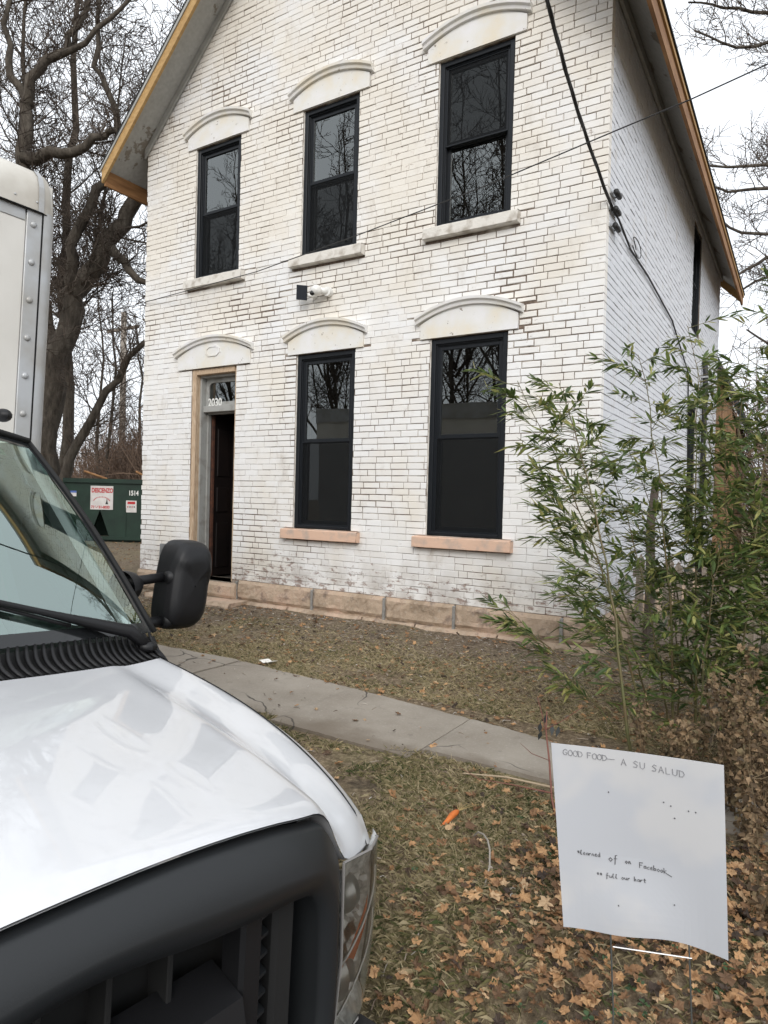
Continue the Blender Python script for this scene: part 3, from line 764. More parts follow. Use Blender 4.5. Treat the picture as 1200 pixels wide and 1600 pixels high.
# roof
rf = thing_roof = bpy.data.objects.new('roof', None); COL.objects.link(rf); rf.parent = house; rf.location = -Vector(house.location)
rf['_local'] = 1
EX = 0.40; Y0, Y1 = -0.46, 9.86; RX = XL/2
def rline(x): return ridge(x) if XL <= x <= 0 else (6.42+(x-XL) if x < XL else 6.42-x)
for s in (-1, 1):
    xe = XL-EX if s < 0 else EX
    ze = rline(xe); zr = rline(RX); t_ = 0.035
    d = MB(); d.add([(xe, Y0+.04, ze), (RX, Y0+.04, zr), (RX, Y1-.04, zr), (xe, Y1-.04, ze), (xe, Y0+.04, ze+t_), (RX, Y0+.04, zr+t_), (RX, Y1-.04, zr+t_), (xe, Y1-.04, ze+t_)],
                    [(0, 1, 2, 3), (4, 7, 6, 5), (0, 4, 5, 1), (1, 5, 6, 2), (2, 6, 7, 3), (3, 7, 4, 0)])
    d.build('soffit', SOFFIT, rf, recalc=True)
    d = MB(); ov = 0.035*(-1 if s < 0 else 1); xo = xe+ov; zo = ze+t_-abs(ov)+.002
    d.add([(xo, Y0-.02, zo), (RX, Y0-.02, zr+t_+.002), (RX, Y1+.02, zr+t_+.002), (xo, Y1+.02, zo), (xo, Y0-.02, zo+.03), (RX, Y0-.02, zr+t_+.032), (RX, Y1+.02, zr+t_+.032), (xo, Y1+.02, zo+.03)],
          [(0, 1, 2, 3), (4, 7, 6, 5), (0, 4, 5, 1), (1, 5, 6, 2), (2, 6, 7, 3), (3, 7, 4, 0)])
    d.build('shingle_layer', SHINGLE, rf, recalc=True)
    # eave fascia
    x_in = xe-.035 if s > 0 else xe+.035
    d = MB(); d.box(min(xe, x_in), max(xe, x_in), Y0+.042, Y1-.042, 5.81, ze+.01); d.build('fascia_board', RAWWOOD, rf)
    d = MB(); xa = xe+(.002 if s > 0 else -.02); d.box(xa, xa+.018, Y0+.04, Y1-.04, ze-.05, ze+t_-.005); d.build('fascia_strip', PALEWOOD, rf)
    # rake boards front and back
    for yy0, yy1 in ((Y0, Y0+.038), (Y1-.038, Y1)):
        d = MB(); q = .15*sqrt(2)
        d.prism([(xe, ze+t_-q), (RX, zr+t_-q), (RX, zr+t_), (xe, ze+t_)], 'y', yy0, yy1); d.build('rake_board', PALEWOOD, rf, recalc=True)
    d = MB(); q = .045*sqrt(2); d.prism([(xo, zo-q+.02), (RX, zr+t_-q), (RX, zr+t_+.0), (xo, zo)], 'y', Y0-.016, Y0-.002); d.build('drip_edge', GREYTRIM, rf, recalc=True)
    # trim along the wall
    d = MB(); x1_ = XL-.02 if s < 0 else .02
    q = .085*sqrt(2); d.prism([(x1_, rline(x1_)-q), (RX, zr-q), (RX, zr-.004), (x1_, rline(x1_)-.004)], 'y', -.04, -.012); d.build('frieze_board', GREYTRIM, rf, recalc=True)
    if s > 0:
        d = MB(); d.box(.012, .045, .0, YB, 6.25, 6.37); d.build('frieze_board', GREYTRIM, rf)

# rear timber porch beyond the back corner
RW = m_wood('brown_board_siding', (0.18, 0.1, 0.05), (0.30, 0.18, 0.10), (0.36, 0.24, 0.15), 5, (8, 8, 0.7))
pc = thing('rear_shed', 'brown board shed with sloping dark roof behind the house corner', 'shed', (-0.4, 11, 0))
d = MB(); d.add([(-1.6, 9.9, 0), (.34, 9.9, 0), (.34, 9.9, 3.3), (-0.4, 9.9, 5.2), (-1.6, 9.9, 5.2), (-1.6, 12.5, 0), (.34, 12.5, 0), (.34, 12.5, 3.3), (-.4, 12.5, 5.2), (-1.6, 12.5, 5.2)], [(0, 1, 2, 3, 4), (1, 6, 7, 2), (5, 9, 8, 7, 6), (0, 4, 9, 5)])
d.build('wall', RW, pc)
for k in range(8):
    d = MB(); x = -1.4+k*.21; zt = 5.15 if x < -.4 else 5.15-(x+.4)*2.3
    d.cbox(x, x+.2, 9.86, 9.9, .05, zt-.3, .004); d.build('siding_board', RW, pc)
d = MB(); d.prism([(-1.7, 5.2), (-.38, 5.2), (.62, 2.95), (.68, 3.0), (-.32, 5.32), (-1.7, 5.32)], 'y', 9.75, 12.7); d.build('roof', SHINGLE, pc, recalc=True)
# downpipe on the side wall
dp = thing('downpipe', 'dark downpipe fixed to the white side wall behind the bamboo', 'pipe', (0.06, 6.9, 0.1))
d = MB(); d.tube([(.07, 6.9, .1), (.07, 6.9, 3.9), (.05, 6.9, 4.1)], .045, 8); d.build('pipe', CABLE, dp, smooth=True)
for z in (1.2, 2.6, 3.8):
    d = MB(); d.box(.0, .12, 6.84, 6.96, z, z+.03); d.build('bracket', STEEL, dp)
# ------------------------------------------------------------------ box truck (local frame: x forward, y left, z up from the street)
truck = thing('box_truck', 'white box truck parked at the kerb with black grille and side mirror', 'truck', (0.7753, -5.9048, -0.29), local=True, rotz=radians(-6))
truck.rotation_euler = (radians(-2.2), 0, radians(-6))     # leans towards the gutter
WPAINT = mat('white_truck_paint', (0.60, 0.605, 0.62), 0.35, 0.4, coat=0.9, coords='obj', var=0.05, vscale=26, detail=8, lo=.25, hi=.45)
GRILLE = mat('charcoal_grille_plastic', (0.014, 0.0155, 0.017), 0.45, 0.4, coords='obj', bump=0.05, bscale=400)
BLKPL = mat('black_textured_plastic', (0.007, 0.007, 0.008), 0.5, 0.35, coords='obj', bump=0.08, bscale=500)
RUB = mat('black_rubber', (0.012, 0.012, 0.012), 0.7, 0.3)
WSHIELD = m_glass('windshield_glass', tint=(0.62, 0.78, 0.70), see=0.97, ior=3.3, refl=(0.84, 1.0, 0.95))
FRIT = mat('black_glass_frit', (0.012, 0.013, 0.014), 0.08, 0.5)
BOXW = mat('off_white_box_panel', (0.62, 0.60, 0.56), 0.45, 0.4, coords='obj', col2=(0.54, 0.52, 0.48), vscale=2.2, detail=6)
ALU = mat('dull_aluminium_trim', (0.42, 0.43, 0.44), 0.45, 0.5, 0.35, coords='obj', col2=(0.34, 0.33, 0.31), vscale=6, detail=6)
SILV = mat('chrome_reflector', (0.40, 0.40, 0.39), 0.3, 0.5, 0.6)
LAMPR = mat('silvered_lamp_bowl', (0.80, 0.80, 0.78), 0.3, 0.5, 0.1, coords='obj', var=.35, vscale=45)
AMBER = mat('amber_reflector', (0.62, 0.17, 0.06), 0.25, 0.5)
LENS = m_glass('headlight_lens', tint=(0.92, 0.9, 0.86), see=0.92, rough=0.2, ior=1.6)
SEAT = mat('grey_seat_fabric', (0.30, 0.31, 0.30), 0.9, 0.2)
DASH = mat('grey_dashboard', (0.14, 0.145, 0.14), 0.7, 0.3)
def lerp(a, b, t): return a+(b-a)*t
def interp(tab, x):
    for (a, va), (b, vb) in zip(tab, tab[1:]):
        if x <= b:
            t = (x-a)/(b-a); t = min(1, max(0, t)); return va+(vb-va)*t
    return tab[-1][1]
def cr(tab, x):
    """smooth (Catmull-Rom) table lookup"""
    n = len(tab)
    for i in range(n-1):
        if x <= tab[i+1][0] or i == n-2:
            x0, v1 = tab[i]; x1, v2 = tab[i+1]
            t = min(1, max(0, (x-x0)/(x1-x0)))
            m1 = (v2-tab[i-1][1])/(x1-tab[i-1][0])*(x1-x0) if i > 0 else 0.0
            m2 = (tab[i+2][1]-v1)/(tab[i+2][0]-x0)*(x1-x0) if i < n-2 else (v2-v1)
            t2 = t*t; t3 = t2*t
            return (2*t3-3*t2+1)*v1+(t3-2*t2+t)*m1+(-2*t3+3*t2)*v2+(t3-t2)*m2
ZFR = [(0, 1.172), (.11, 1.1645), (.22, 1.153), (.34, 1.1375), (.46, 1.1195), (.57, 1.097), (.635, 1.076), (.68, 1.04), (.73, .97), (.785, .912), (.88, .888), (1.0, .865)]
ZBK = [(0, 1.256), (.25, 1.250), (.5, 1.237), (.75, 1.226), (1.0, 1.226)]
XFR = [(0, 0.0), (.25, -.012), (.5, -.045), (.65, -.085), (.75, -.11), (.88, -.15), (1.0, -.21)]
XBK = [(0, -.90), (.3, -.925), (.6, -.97), (.9, -1.035), (1.0, -1.075)]
def hood_pt(t, s):
    """t across (-1..1), s 0 front .. 1 back"""
    a = abs(t); w_ = lerp(.95, .895, s)+.04*sin(pi*s)*a**3; y = t*w_
    x = lerp(cr(XFR, a), cr(XBK, a), s)
    k = s**lerp(.86, .62, smooth(.55, .85, a))
    f0 = cr(ZFR, a); q0 = 1.172-.228*a*a; f0 = lerp(q0, f0, smooth(.45, .6, a))     # even crown, then the rolled corner
    z = lerp(f0, cr(ZBK, a), k)
    # raised centre dome with a soft crease either side
    cre = .645+.09*s
    z += 0.008*(1-smooth(cre-.05, cre+.03, a))*smooth(0.02, .3, s)
    z += 0.014*sin(pi*s)*(1-.4*a)
    # rolled front lip
    if s < .05: z -= 0.012*(1-s/.05)**2
    # rolled shoulder
    z -= 0.05*smooth(.90, 1.0, a)**2*(.3+.7*s)
    return (x, y, z)
hd = MB(); NS, NTT = 34, 81
ss = [0, .006, .018, .035, .055] + [.055+.945*i/(NS-5) for i in range(1, NS-4)]
def hf(u, v): return hood_pt(-1+2*v, ss[int(round(u*(len(ss)-1)))])
hd.grid(hf, len(ss), NTT)
# underside return of the lip
hd.grid(lambda u, v: (lambda p: (p[0]-.0-u*.05, p[1], p[2]-.004-u*.012))(hood_pt(-1+2*v, 0)), 2, NTT, flip=True)
hood = hd.build('hood', WPAINT, truck, smooth=True, recalc=True)
# fender strip outboard of the hood seam, and body side
for s_ in (1, -1):
    fd = MB()
    def ff(u, v):
        p = hood_pt(s_, u); x, y, z = p
        prof = [(0.004, -.004), (.014, -.012), (.024, -.04), (.03, -.12), (.035, -.3)][int(round(v*4))]
        zz = z+prof[1]
        if v == 1: zz = lerp(z-.06, .60, smooth(.1, .35, u))
        return (x, y+s_*prof[0], zz)
    fd.grid(ff, 20, 5); fd.build('fender', WPAINT, truck, smooth=True, recalc=True)
    sm = MB(); sm.tube([(p[0], p[1], p[2]+.0005) for p in [hood_pt(s_*.952, i/18) for i in range(19)]], .0034, 5); sm.build('hood_seam', RUB, truck)
# side body with wheel arch
    sd = MB()
    arch = [(-.36+.0, .45)] + [(-.80+.44*cos(a), .36+.44*sin(a)) for a in [pi*i/10 for i in range(11)]][1:-1] + [(-1.24, .45)]
    poly = [(-.22, .45)] + arch + [(-2.62, .45), (-2.62, 1.18), (-1.20, 1.18), (-1.12, 1.08), (-.7, .64), (-.22, .62)]
    y_a = s_*.89; sd.prism(poly, 'y', y_a, y_a-s_*.05); sd.build('body_side', WPAINT, truck, recalc=True)
    dr = MB(); dr.cbox(-2.5, -1.3, min(s_*.932, s_*.945), max(s_*.932, s_*.945), .55, 1.2, .004); door = dr.build('door', WPAINT, truck)
    dh = MB(); dh.cbox(-2.38, -2.22, min(s_*.946, s_*.965), max(s_*.946, s_*.965), 1.02, 1.06, .006); dh.build('handle', BLKPL, door)
    # upper cab side: pillars and door glass
    yb, yt = s_*.925, s_*.70
    up = MB()
    def cs_(x, z): return (x, lerp(yb, yt, smooth(1.15, 2.05, z)), z)
    for q in ([(-1.34, 1.19), (-1.25, 1.19), (-1.82, 1.955), (-1.90, 1.955)], [(-2.5, 1.19), (-2.36, 1.19), (-2.36, 1.955), (-2.5, 1.955)], [(-1.84, 1.90), (-1.82, 1.955), (-2.62, 1.98), (-2.62, 1.9)], [(-2.62, 1.19), (-2.5, 1.19), (-2.5, 1.97), (-2.62, 1.97)]):
        a = [cs_(*p) for p in q]; b = [(p[0], p[1]-s_*.05, p[2]) for p in a]
        up.add(a+b, [(0, 1, 2, 3), (7, 6, 5, 4), (0, 4, 5, 1), (1, 5, 6, 2), (2, 6, 7, 3), (3, 7, 4, 0)])
    up.build('cab_pillar', WPAINT, truck, recalc=True)
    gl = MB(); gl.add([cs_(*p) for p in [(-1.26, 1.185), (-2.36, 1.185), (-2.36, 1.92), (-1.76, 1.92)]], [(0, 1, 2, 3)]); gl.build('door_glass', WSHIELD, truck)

# windshield
def ws_base(y):
    a = abs(y)/.9; return Vector((-1.02-.175*a*a, y, 1.320-.038*a*a))
def ws_top(y):
    a = abs(y)/.9; return Vector((-1.665-.10*a*a, y*.757, 2.012-.055*a*a))
def ws_pt(y, s, off=0):
    p = ws_base(y).lerp(ws_top(y), s); bul = .03*sin(pi*s)
    p.x += (bul+off)*.75; p.z += (bul+off)*.65; return p
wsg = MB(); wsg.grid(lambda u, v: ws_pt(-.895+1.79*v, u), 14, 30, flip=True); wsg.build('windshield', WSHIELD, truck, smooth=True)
fr_ = MB()     # frit border and gasket
def band(y0, y1, s0, s1, n1=2, n2=24, off=.002):
    fr_.grid(lambda u, v: ws_pt(lerp(y0, y1, u), lerp(s0, s1, v), off), n1, n2)
band(.868, .90, 0, 1); band(-.90, -.868, 0, 1); band(-.9, .9, .95, 1.0, 30, 2); band(-.9, .9, 0, .045, 30, 2)
fr_.build('windshield_border', FRIT, truck, smooth=True, recalc=True)
gk = MB(); gk.tube([ws_pt(.902, i/14, .004) for i in range(15)], .009, 6); gk.tube([ws_pt(-.905, i/14, .006) for i in range(15)], .014, 6); gk.tube([ws_pt(-.9+1.8*i/24, 1.0, .008) for i in range(25)], .012, 6)
gk.build('windshield_gasket', RUB, truck, smooth=True)
st_ = MB(); st_.grid(lambda u, v: ws_pt(lerp(.60, .70, u), lerp(.86, .90, v), -.004), 3, 3); st_.build('windshield_sticker', mat('pale_green_sticker', (.45, .65, .55), .6), truck)
# cab roof
rfm = MB()
def roof_pt(u, v):
    y = -.9+1.8*v; p = ws_top(y); a = abs(y)/.9
    x = lerp(p.x-.004, -2.62, u); z = p.z+.012+.055*sin(pi*min(1, u*1.6)*.5)*(1-.5*a*a)
    return (x, p.y*(1.0+.02*u), z-.015*smooth(.9, 1, a))
rfm.grid(roof_pt, 14, 24); rfm.build('cab_roof', WPAINT, truck, smooth=True, recalc=True)
bw = MB(); bw.box(-2.64, -2.60, -.93, .93, .55, 1.98); bw.build('cab_back', mat('pale_cab_lining', (.55, .56, .54), .8), truck)
for y in (-.60, -.2, .2, .60):
    ml = MB(); ml.sphere((-1.80, y, 2.052), (.045, .03, .026), 12, 8); ml.build('marker_lamp', BLKPL, truck, smooth=True)
# interior
di = MB(); di.grid(lambda u, v: (lerp(-1.10, -1.55, u)-.1*abs(2*v-1)**2, -.85+1.7*v, 1.26-.02*u+.04*sin(pi*u)-(.3 if u == 1 else 0)), 7, 16, flip=True); di.build('dashboard', DASH, truck, smooth=True, recalc=True)
fl = MB(); fl.box(-2.6, -1.1, -.88, .88, .55, .6); fl.build('cab_floor', DASH, truck)
sw = MB(); C_ = Vector((-1.62, .42, 1.22)); ax1 = Vector((0, 1, 0)); ax2 = Vector((-.45, 0, .89)).normalized()
sw.tube([C_+ax1*.19*cos(2*pi*i/24)+ax2*.19*sin(2*pi*i/24) for i in range(25)], .014, 6, cap=False); sw.tube([C_-ax1*.19, C_+ax1*.19], .014, 6); sw.build('steering_wheel', DASH, truck, smooth=True)
for y in (.42, -.42):
    se = MB(); se.cbox(-2.35, -1.9, y-.26, y+.26, .75, .95, .05); se.cbox(-2.5, -2.33, y-.25, y+.25, .9, 1.55, .05); se.cbox(-2.47, -2.36, y-.12, y+.12, 1.58, 1.76, .03); se.build('seat', SEAT, truck, smooth=False)
# cowl grille: ribs running back from the hood edge to the glass
def cowl_front(y):
    a = abs(y)/.905; p = hood_pt(y/.905, 1.0); return Vector((p[0]-.004, y, p[2]-.012))
cw = MB(); cw.grid(lambda u, v: (lambda y: cowl_front(y).lerp(ws_base(y)+Vector((.004, 0, -.012)), u)+Vector((0, 0, -.012*sin(pi*u))))(-.9+1.8*v), 6, 40); cowl = cw.build('cowl', RUB, truck, smooth=True, recalc=True)
NR = 66
for i in range(NR):
    y = -.885+1.77*(i+.5)/NR
    rb_ = MB(); pts = []
    for k in range(7):
        u = k/6; yy = y - .03*sin(pi*(u-.0))*(.5 if y > 0 else -.5)
        p = cowl_front(yy).lerp(ws_base(yy)+Vector((.004, 0, -.010)), u); p.z += .012-.012*sin(pi*u)*.6; pts.append(p)
    rb_.tube(pts, [.0045, .0065, .007, .007, .007, .0065, .0045], 5); rb_.build('cowl_rib', BLKPL, cowl, smooth=True)
# wipers
for sgn, y0, y1 in ((1, .80, .05), (-1, .10, -.62)):
    wp = MB(); n = 12
    pts = [ws_pt(lerp(y0-.06, y1, i/n), lerp(.0, .24, (i/n)**1.0), .028) for i in range(n+1)]
    pts[0] = Vector((-1.075, y0, 1.262)); pts[1] = pts[1]*.5+pts[0]*.5+Vector((0, 0, .02))
    wp.tube(pts, [.022, .024, .020, .016, .013, .011, .010, .009, .009, .008, .008, .008, .007], 6)
    bl = [ws_pt(lerp(y0-.25, y1-.05, i/n), lerp(.05, .27, i/n), .012) for i in range(n+1)]
    wp.tube(bl, .007, 5); wp.sphere((pts[0].x, pts[0].y, pts[0].z), (.03, .035, .02), 10, 6)
    wp.build('wiper', BLKPL, truck, smooth=True)
# side mirrors
for s_ in (1, -1):
    mr = MB()
    def mh(u, v):
        # housing: superellipse outline in (y,z), rounded towards the front
        a = 2*pi*u; ca, sa = cos(a), sin(a); e = .55
        yy = .100*abs(ca)**e*(1 if ca > 0 else -1); zz = .183*abs(sa)**e*(1 if sa > 0 else -1)
        yy *= 1-.10*(zz/.183) if ca < 0 else 1
        yy += .012*(zz/.183)
        prof = [(0, -.06, .94), (.12, -.055, 1.0), (.35, -.01, 1.0), (.55, .035, .965), (.75, .065, .86), (.9, .085, .62), (1.0, .092, .02)]
        xx = interp([(p[0], p[1]) for p in prof], v); k = interp([(p[0], p[2]) for p in prof], v)
        xx -= .013*smooth(0.15, .5, v)*smooth(.078, .058, zz*k+.03*(yy*k)/.1)     # step below the cowl line of the cap
        return (-1.42+xx, s_*(1.178+yy*k), 1.420+zz*k)
    mr.grid(mh, 45, 26); mr.add([mh(i/44, 0) for i in range(44)], [tuple(range(44))])
    mo = mr.build('mirror', BLKPL, truck, smooth=True, recalc=True)
    ar = MB()
    ar.tube([(-1.43, s_*.93, 1.436), (-1.43, s_*.99, 1.444), (-1.425, s_*1.13, 1.458)], [.026, .0195, .019], 12); ar.tube([(-1.40, s_*1.08, 1.453), (-1.40, s_*1.14, 1.458)], [.026, .032], 12)
    ar.tube([(-1.43, s_*.94, 1.266), (-1.425, s_*1.13, 1.280)], [.024, .022], 12); ar.tube([(-1.405, s_*1.08, 1.275), (-1.40, s_*1.14, 1.282)], [.026, .03], 12)
    ar.build('mirror_arm', BLKPL, mo, smooth=True)
    bs = MB(); bs.grid(lambda u, v: (lambda a, k: (-1.42+.075*cos(a)*k-.02*v, s_*(.90+.10*v), 1.435+(.055*sin(a)*k)-.02*(1-v)))(2*pi*u, [1.25, 1.15, .95, .6, .05][int(round(v*4))]), 20, 5)
    bs.build('mirror_base', BLKPL, mo, smooth=True, recalc=True)
    mg = MB(); mg.add([(-1.4815, s_*(1.183+.085*a), 1.420+.165*b) for a, b in ((-1, -1), (1, -1), (1, 1), (-1, 1))], [(0, 1, 2, 3)]); mg.build('mirror_glass', SILV, mo)
# grille surround: loops lofted from hood edge to opening
half_out = [(0, 1.1445), (.105, 1.142), (.21, 1.134), (.323, 1.118), (.437, 1.096), (.53, 1.069), (.60, 1.046), (.645, 1.005), (.685, .945), (.70, .88), (.705, .77), (.705, .62), (.695, .47), (.63, .40), (.4, .38), (0, .38)]
half_in = [(0, 1.032), (.1, 1.020), (.2, .998), (.31, .977), (.40, .962), (.475, .948), (.54, .925), (.572, .89), (.588, .85), (.596, .80), (.60, .72), (.60, .62), (.585, .53), (.54, .49), (.35, .47), (0, .47)]
def dense(a, b, m=5):
    A, B = [], []
    n = len(a)
    def cm(P, i, t):
        p0, p1, p2, p3 = (P[i-1] if i > 0 else (-P[1][0], P[1][1])), P[i], P[i+1], P[min(i+2, n-1)]
        f = lambda q0, q1, q2, q3: .5*((2*q1)+(q2-q0)*t+(2*q0-5*q1+4*q2-q3)*t*t+(3*q1-q0-3*q2+q3)*t**3)
        return (f(p0[0], p1[0], p2[0], p3[0]), f(p0[1], p1[1], p2[1], p3[1]))
    for i in range(n-1):
        for k in range(m): A.append(cm(a, i, k/m)); B.append(cm(b, i, k/m))
    return A+[a[-1]], B+[b[-1]]
half_out, half_in = dense(half_out, half_in)
def xb(y): return cr(XFR, min(1, abs(y)/.95))
def loops():
    L = []
    for k, (bl_, dx) in enumerate([(0.0, -.03), (0.0, -.005), (.06, .012), (.55, .045), (.66, .046), (.97, .024), (1.0, .012), (1.03, -.09)]):
        pts = []
        for (a, b), (c, d) in zip(half_out, half_in): pts.append((a+(c-a)*bl_, b+(d-b)*bl_))
        full = [(y, z) for y, z in pts] + [(-y, z) for y, z in pts[::-1][1:-1]]
        L.append([(xb(y)+dx-.0, y, z-.004) for y, z in full])
    return L
L_ = loops(); gs = MB(); nn = len(L_[0])
gs.add([p for l in L_ for p in l], [(i*nn+j, i*nn+(j+1) % nn, (i+1)*nn+(j+1) % nn, (i+1)*nn+j) for i in range(len(L_)-1) for j in range(nn)])
gso = gs.build('grille_surround', GRILLE, truck, smooth=True, recalc=True)
gm = MB(); gm.box(-.19, -.17, -.62, .62, .42, 1.06); gm.build('grille_backing', RUB, truck)
for s_ in (1, -1):
    gb = MB(); gb.cbox(-.11, -.045, min(s_*.36, s_*.415), max(s_*.36, s_*.415), .47, .955, .008); gb.build('grille_post', BLKPL, truck)
    for i in range(11):
        z = .50+i*.04
        sl = MB(); sl.add([(-.13, s_*.42, z+.016), (-.075, s_*.42, z), (-.085, s_*.465, z), (-.14, s_*.465, z+.016), (-.13, s_*.42, z+.022), (-.075, s_*.42, z+.007), (-.085, s_*.465, z+.007), (-.14, s_*.465, z+.022)], [(0, 1, 2, 3), (4, 5, 6, 7), (0, 1, 5, 4), (1, 2, 6, 5), (2, 3, 7, 6), (3, 0, 4, 7)])
        sl.build('grille_slat', GRILLE, truck, recalc=True)
    gp = MB(); gp.cbox(-.15, -.07, min(s_*.468, s_*.53), max(s_*.468, s_*.53), .47, .93, .01); gp.build('grille_post', RUB, truck)
    gz = MB(); gz.box(-.128, -.122, min(s_*.4415, s_*.4445), max(s_*.4415, s_*.4445), .49, .93); gz.build('grille_rod', GRILLE, truck)
for z0_, z1_ in ((.74, .83), (.53, .60)):
    gb = MB(); gb.add([(-.12, -.358, z0_), (-.12, .358, z0_), (-.02, .358, z0_+.015), (-.02, -.358, z0_+.015), (-.13, -.358, z1_+.01), (-.13, .358, z1_+.01), (-.035, .358, z1_-.02), (-.035, -.358, z1_-.02)], [(0, 1, 2, 3), (4, 7, 6, 5), (0, 4, 5, 1), (1, 5, 6, 2), (2, 6, 7, 3), (3, 7, 4, 0)])
    gb.build('grille_bar', BLKPL, truck, recalc=True)
for y in (-.24, -.12, 0, .12, .24):
    gb = MB(); gb.cbox(-.16, -.10, y-.006, y+.006, .48, .98, .002); gb.build('grille_rod', RUB, truck)
# headlights
for s_ in (1, -1):
    def lp(u, v, off=0.0):
        """u 0 inner .. 1 outer, v 0 top .. 1 bottom"""
        yi = .708; yo = lerp(.985, .965, v)
        y = lerp(yi, yo, u); z = lerp(lerp(.912, .862, u), lerp(.47, .45, u), v)
        x = -.095-.045*u-.085*u**4+.012*sin(pi*v) - .01*v
        return (x+off, s_*(y+ (off*.8*u)), z)
    bz = MB(); bz.grid(lambda u, v: (lambda p: (lambda q: (p[0]-.002-q*(.05-.018*sin(u*23+v*9)*cos(v*31)), p[1]-s_*.02*u*q, p[2]))(min(1, 5*min(u, 1-u, v, 1-v))))(lp(u, v)), 21, 31); hl = bz.build('headlight', LAMPR, truck, recalc=True)
    am = MB(); am.grid(lambda u, v: (lambda p: (p[0]-.02, p[1], p[2]))(lp(lerp(.05, .62, u), lerp(.66-.36*u, .82-.36*u, v))), 6, 5); am.build('amber_lamp', AMBER, hl, recalc=True)
    rim = MB()
    for v0, v1 in ((.56, .18), (.86, .45)):
        rim.tube([(lambda p: (p[0]-.008, p[1], p[2]))(lp(k/8*.8+.04, lerp(v0, v1, (k/8)**1.3))) for k in range(9)], .0035, 5)
    rim.build('lamp_rim', SILV, hl)
    fo = MB(); fo.sphere((-.15, s_*.76, .60), (.05, .055, .06), 14, 10); fo.build('lamp_bowl', SILV, hl, smooth=True)
    fo = MB(); fo.sphere((-.15, s_*.77, .80), (.05, .045, .05), 14, 10); fo.build('lamp_bowl', SILV, hl, smooth=True)
    ls = MB(); ls.grid(lp, 14, 18); ls.build('lens', LENS, hl, smooth=True, recalc=True)
    ed = MB(); ed.tube([lp(u_, v_) for u_, v_ in [(0, 0), (.5, 0), (.85, 0), (1, 0.04), (1, .5), (1, 1), (.5, 1), (0, 1), (0, .5), (0, 0)]], .0035, 5); ed.build('lens_edge', mat('hazed_lens_edge', (.22, .21, .2), .4), hl)
# bumper
bu = MB(); bu.grid(lambda u, v: (lambda y, a: (xb(y)+.05+.05*cos(a)-.10, y, .28+.10*sin(a)))(-.93+1.86*u, -pi/2+pi*v), 30, 9); bu.box(-.25, -.05, -.9, .9, .24, .42); bu.build('bumper', BLKPL, truck, smooth=False)
# wheels
for x, y in ((-.80, .83), (-.80, -.83), (-4.6, .86), (-4.6, -.86)):
    wh = MB()
    prof = [(.0, .20), (.0, .30), (.02, .36), (.06, .375), (.18, .375), (.22, .36), (.24, .30), (.24, .20)]
    sg = 1 if y > 0 else -1
    wh.grid(lambda u, v: (lambda a, q: (x+q[1]*cos(a), y+sg*(q[0]-.14)*1.0, .375+q[1]*sin(a)))(2*pi*u, prof[int(round(v*7))]), 28, 8); w_o = wh.build('wheel', RUB, truck, smooth=True, recalc=True)
    ri = MB(); ri.grid(lambda u, v: (lambda a, q: (x+q[1]*cos(a), y+sg*q[0], .375+q[1]*sin(a)))(2*pi*u, [(.09, .205), (.06, .18), (.05, .1), (.09, .08), (.09, .002)][int(round(v*4))]), 24, 5); ri.build('rim', STEEL, w_o, smooth=True, recalc=True)
# cargo box
bx0 = -2.75; BW = 1.205; bzt = 3.268
cb = MB(); cb.box(-7.4, bx0-.02, -BW+.02, BW-.02, .95, bzt+.16); cbo = cb.build('cargo_box', BOXW, truck)
fp = MB(); fp.cbox(bx0-.02, bx0, -1.05, 1.05, .95, bzt-.03, .004); fp.build('front_panel', BOXW, cbo)
for s_ in (1, -1):
    # flat inner rail and rounded corner post
    ir = MB(); ir.cbox(bx0-.02, bx0+.008, min(s_*1.05, s_*1.128), max(s_*1.05, s_*1.128), .95, bzt-.01, .003); ir.build('corner_rail', ALU, cbo)
    cp = MB(); R_ = .056
    sec = [(bx0+.012, s_*1.133)] + [(bx0+.012-R_+R_*cos(a), s_*(BW-R_+R_*sin(a))) for a in [pi/2*i/8 for i in range(9)]] + [(bx0-.20, s_*BW)]
    cp.add([(x, y, z) for z in (.95, bzt) for x, y in sec], [(i, i+1, i+1+len(sec), i+len(sec)) for i in range(len(sec)-1)])
    cp.build('corner_post', ALU, cbo, smooth=False, recalc=True)
    sm = MB(); sm.box(bx0-.01, bx0+.006, min(s_*1.127, s_*1.134), max(s_*1.127, s_*1.134), .95, bzt); sm.build('post_seam', RUB, cbo)
    for k in range(11):
        rv = MB(); rv.sphere((bx0+.010, s_*1.084, 3.185-k*.199), (.010, .017, .017), 12, 8); rv.build('rivet', ALU, cbo, smooth=True)
# header rail and rounded roof cap
hr = MB(); hr.cbox(bx0-.02, bx0+.005, -1.043, 1.043, bzt-.075, bzt-.012, .003); hr.build('header_rail', ALU, cbo)
cp = MB(); prof = [(bx0+.020, bzt-.012), (bx0+.020, bzt+.05), (bx0+.012, bzt+.12), (bx0-.012, bzt+.18), (bx0-.06, bzt+.225), (bx0-.13, bzt+.255), (bx0-.25, bzt+.265)]
def capf(u, v):
    y = lerp(-BW-.005, BW+.005, u); x, z = prof[int(round(v*(len(prof)-1)))]
    e = BW+.005-abs(y)
    if e < .09: k = (1-e/.09); x -= .075*k**2.4; z -= .05*k**2.5*(v**1.2)
    return (x, y, z)
us = 50; cp.grid(capf, us, len(prof)); CAPM = mat('stained_white_roof_cap', (.60, .58, .53), .5, .4, coords='obj', col2=(.44, .41, .36), vscale=4, detail=7); cp.build('roof_cap', CAPM, cbo, smooth=True, recalc=True)
cs2 = MB(); cs2.box(-7.4, bx0-.2, -BW, BW, bzt, bzt+.262); cs2.build('roof_rail', ALU, cbo)
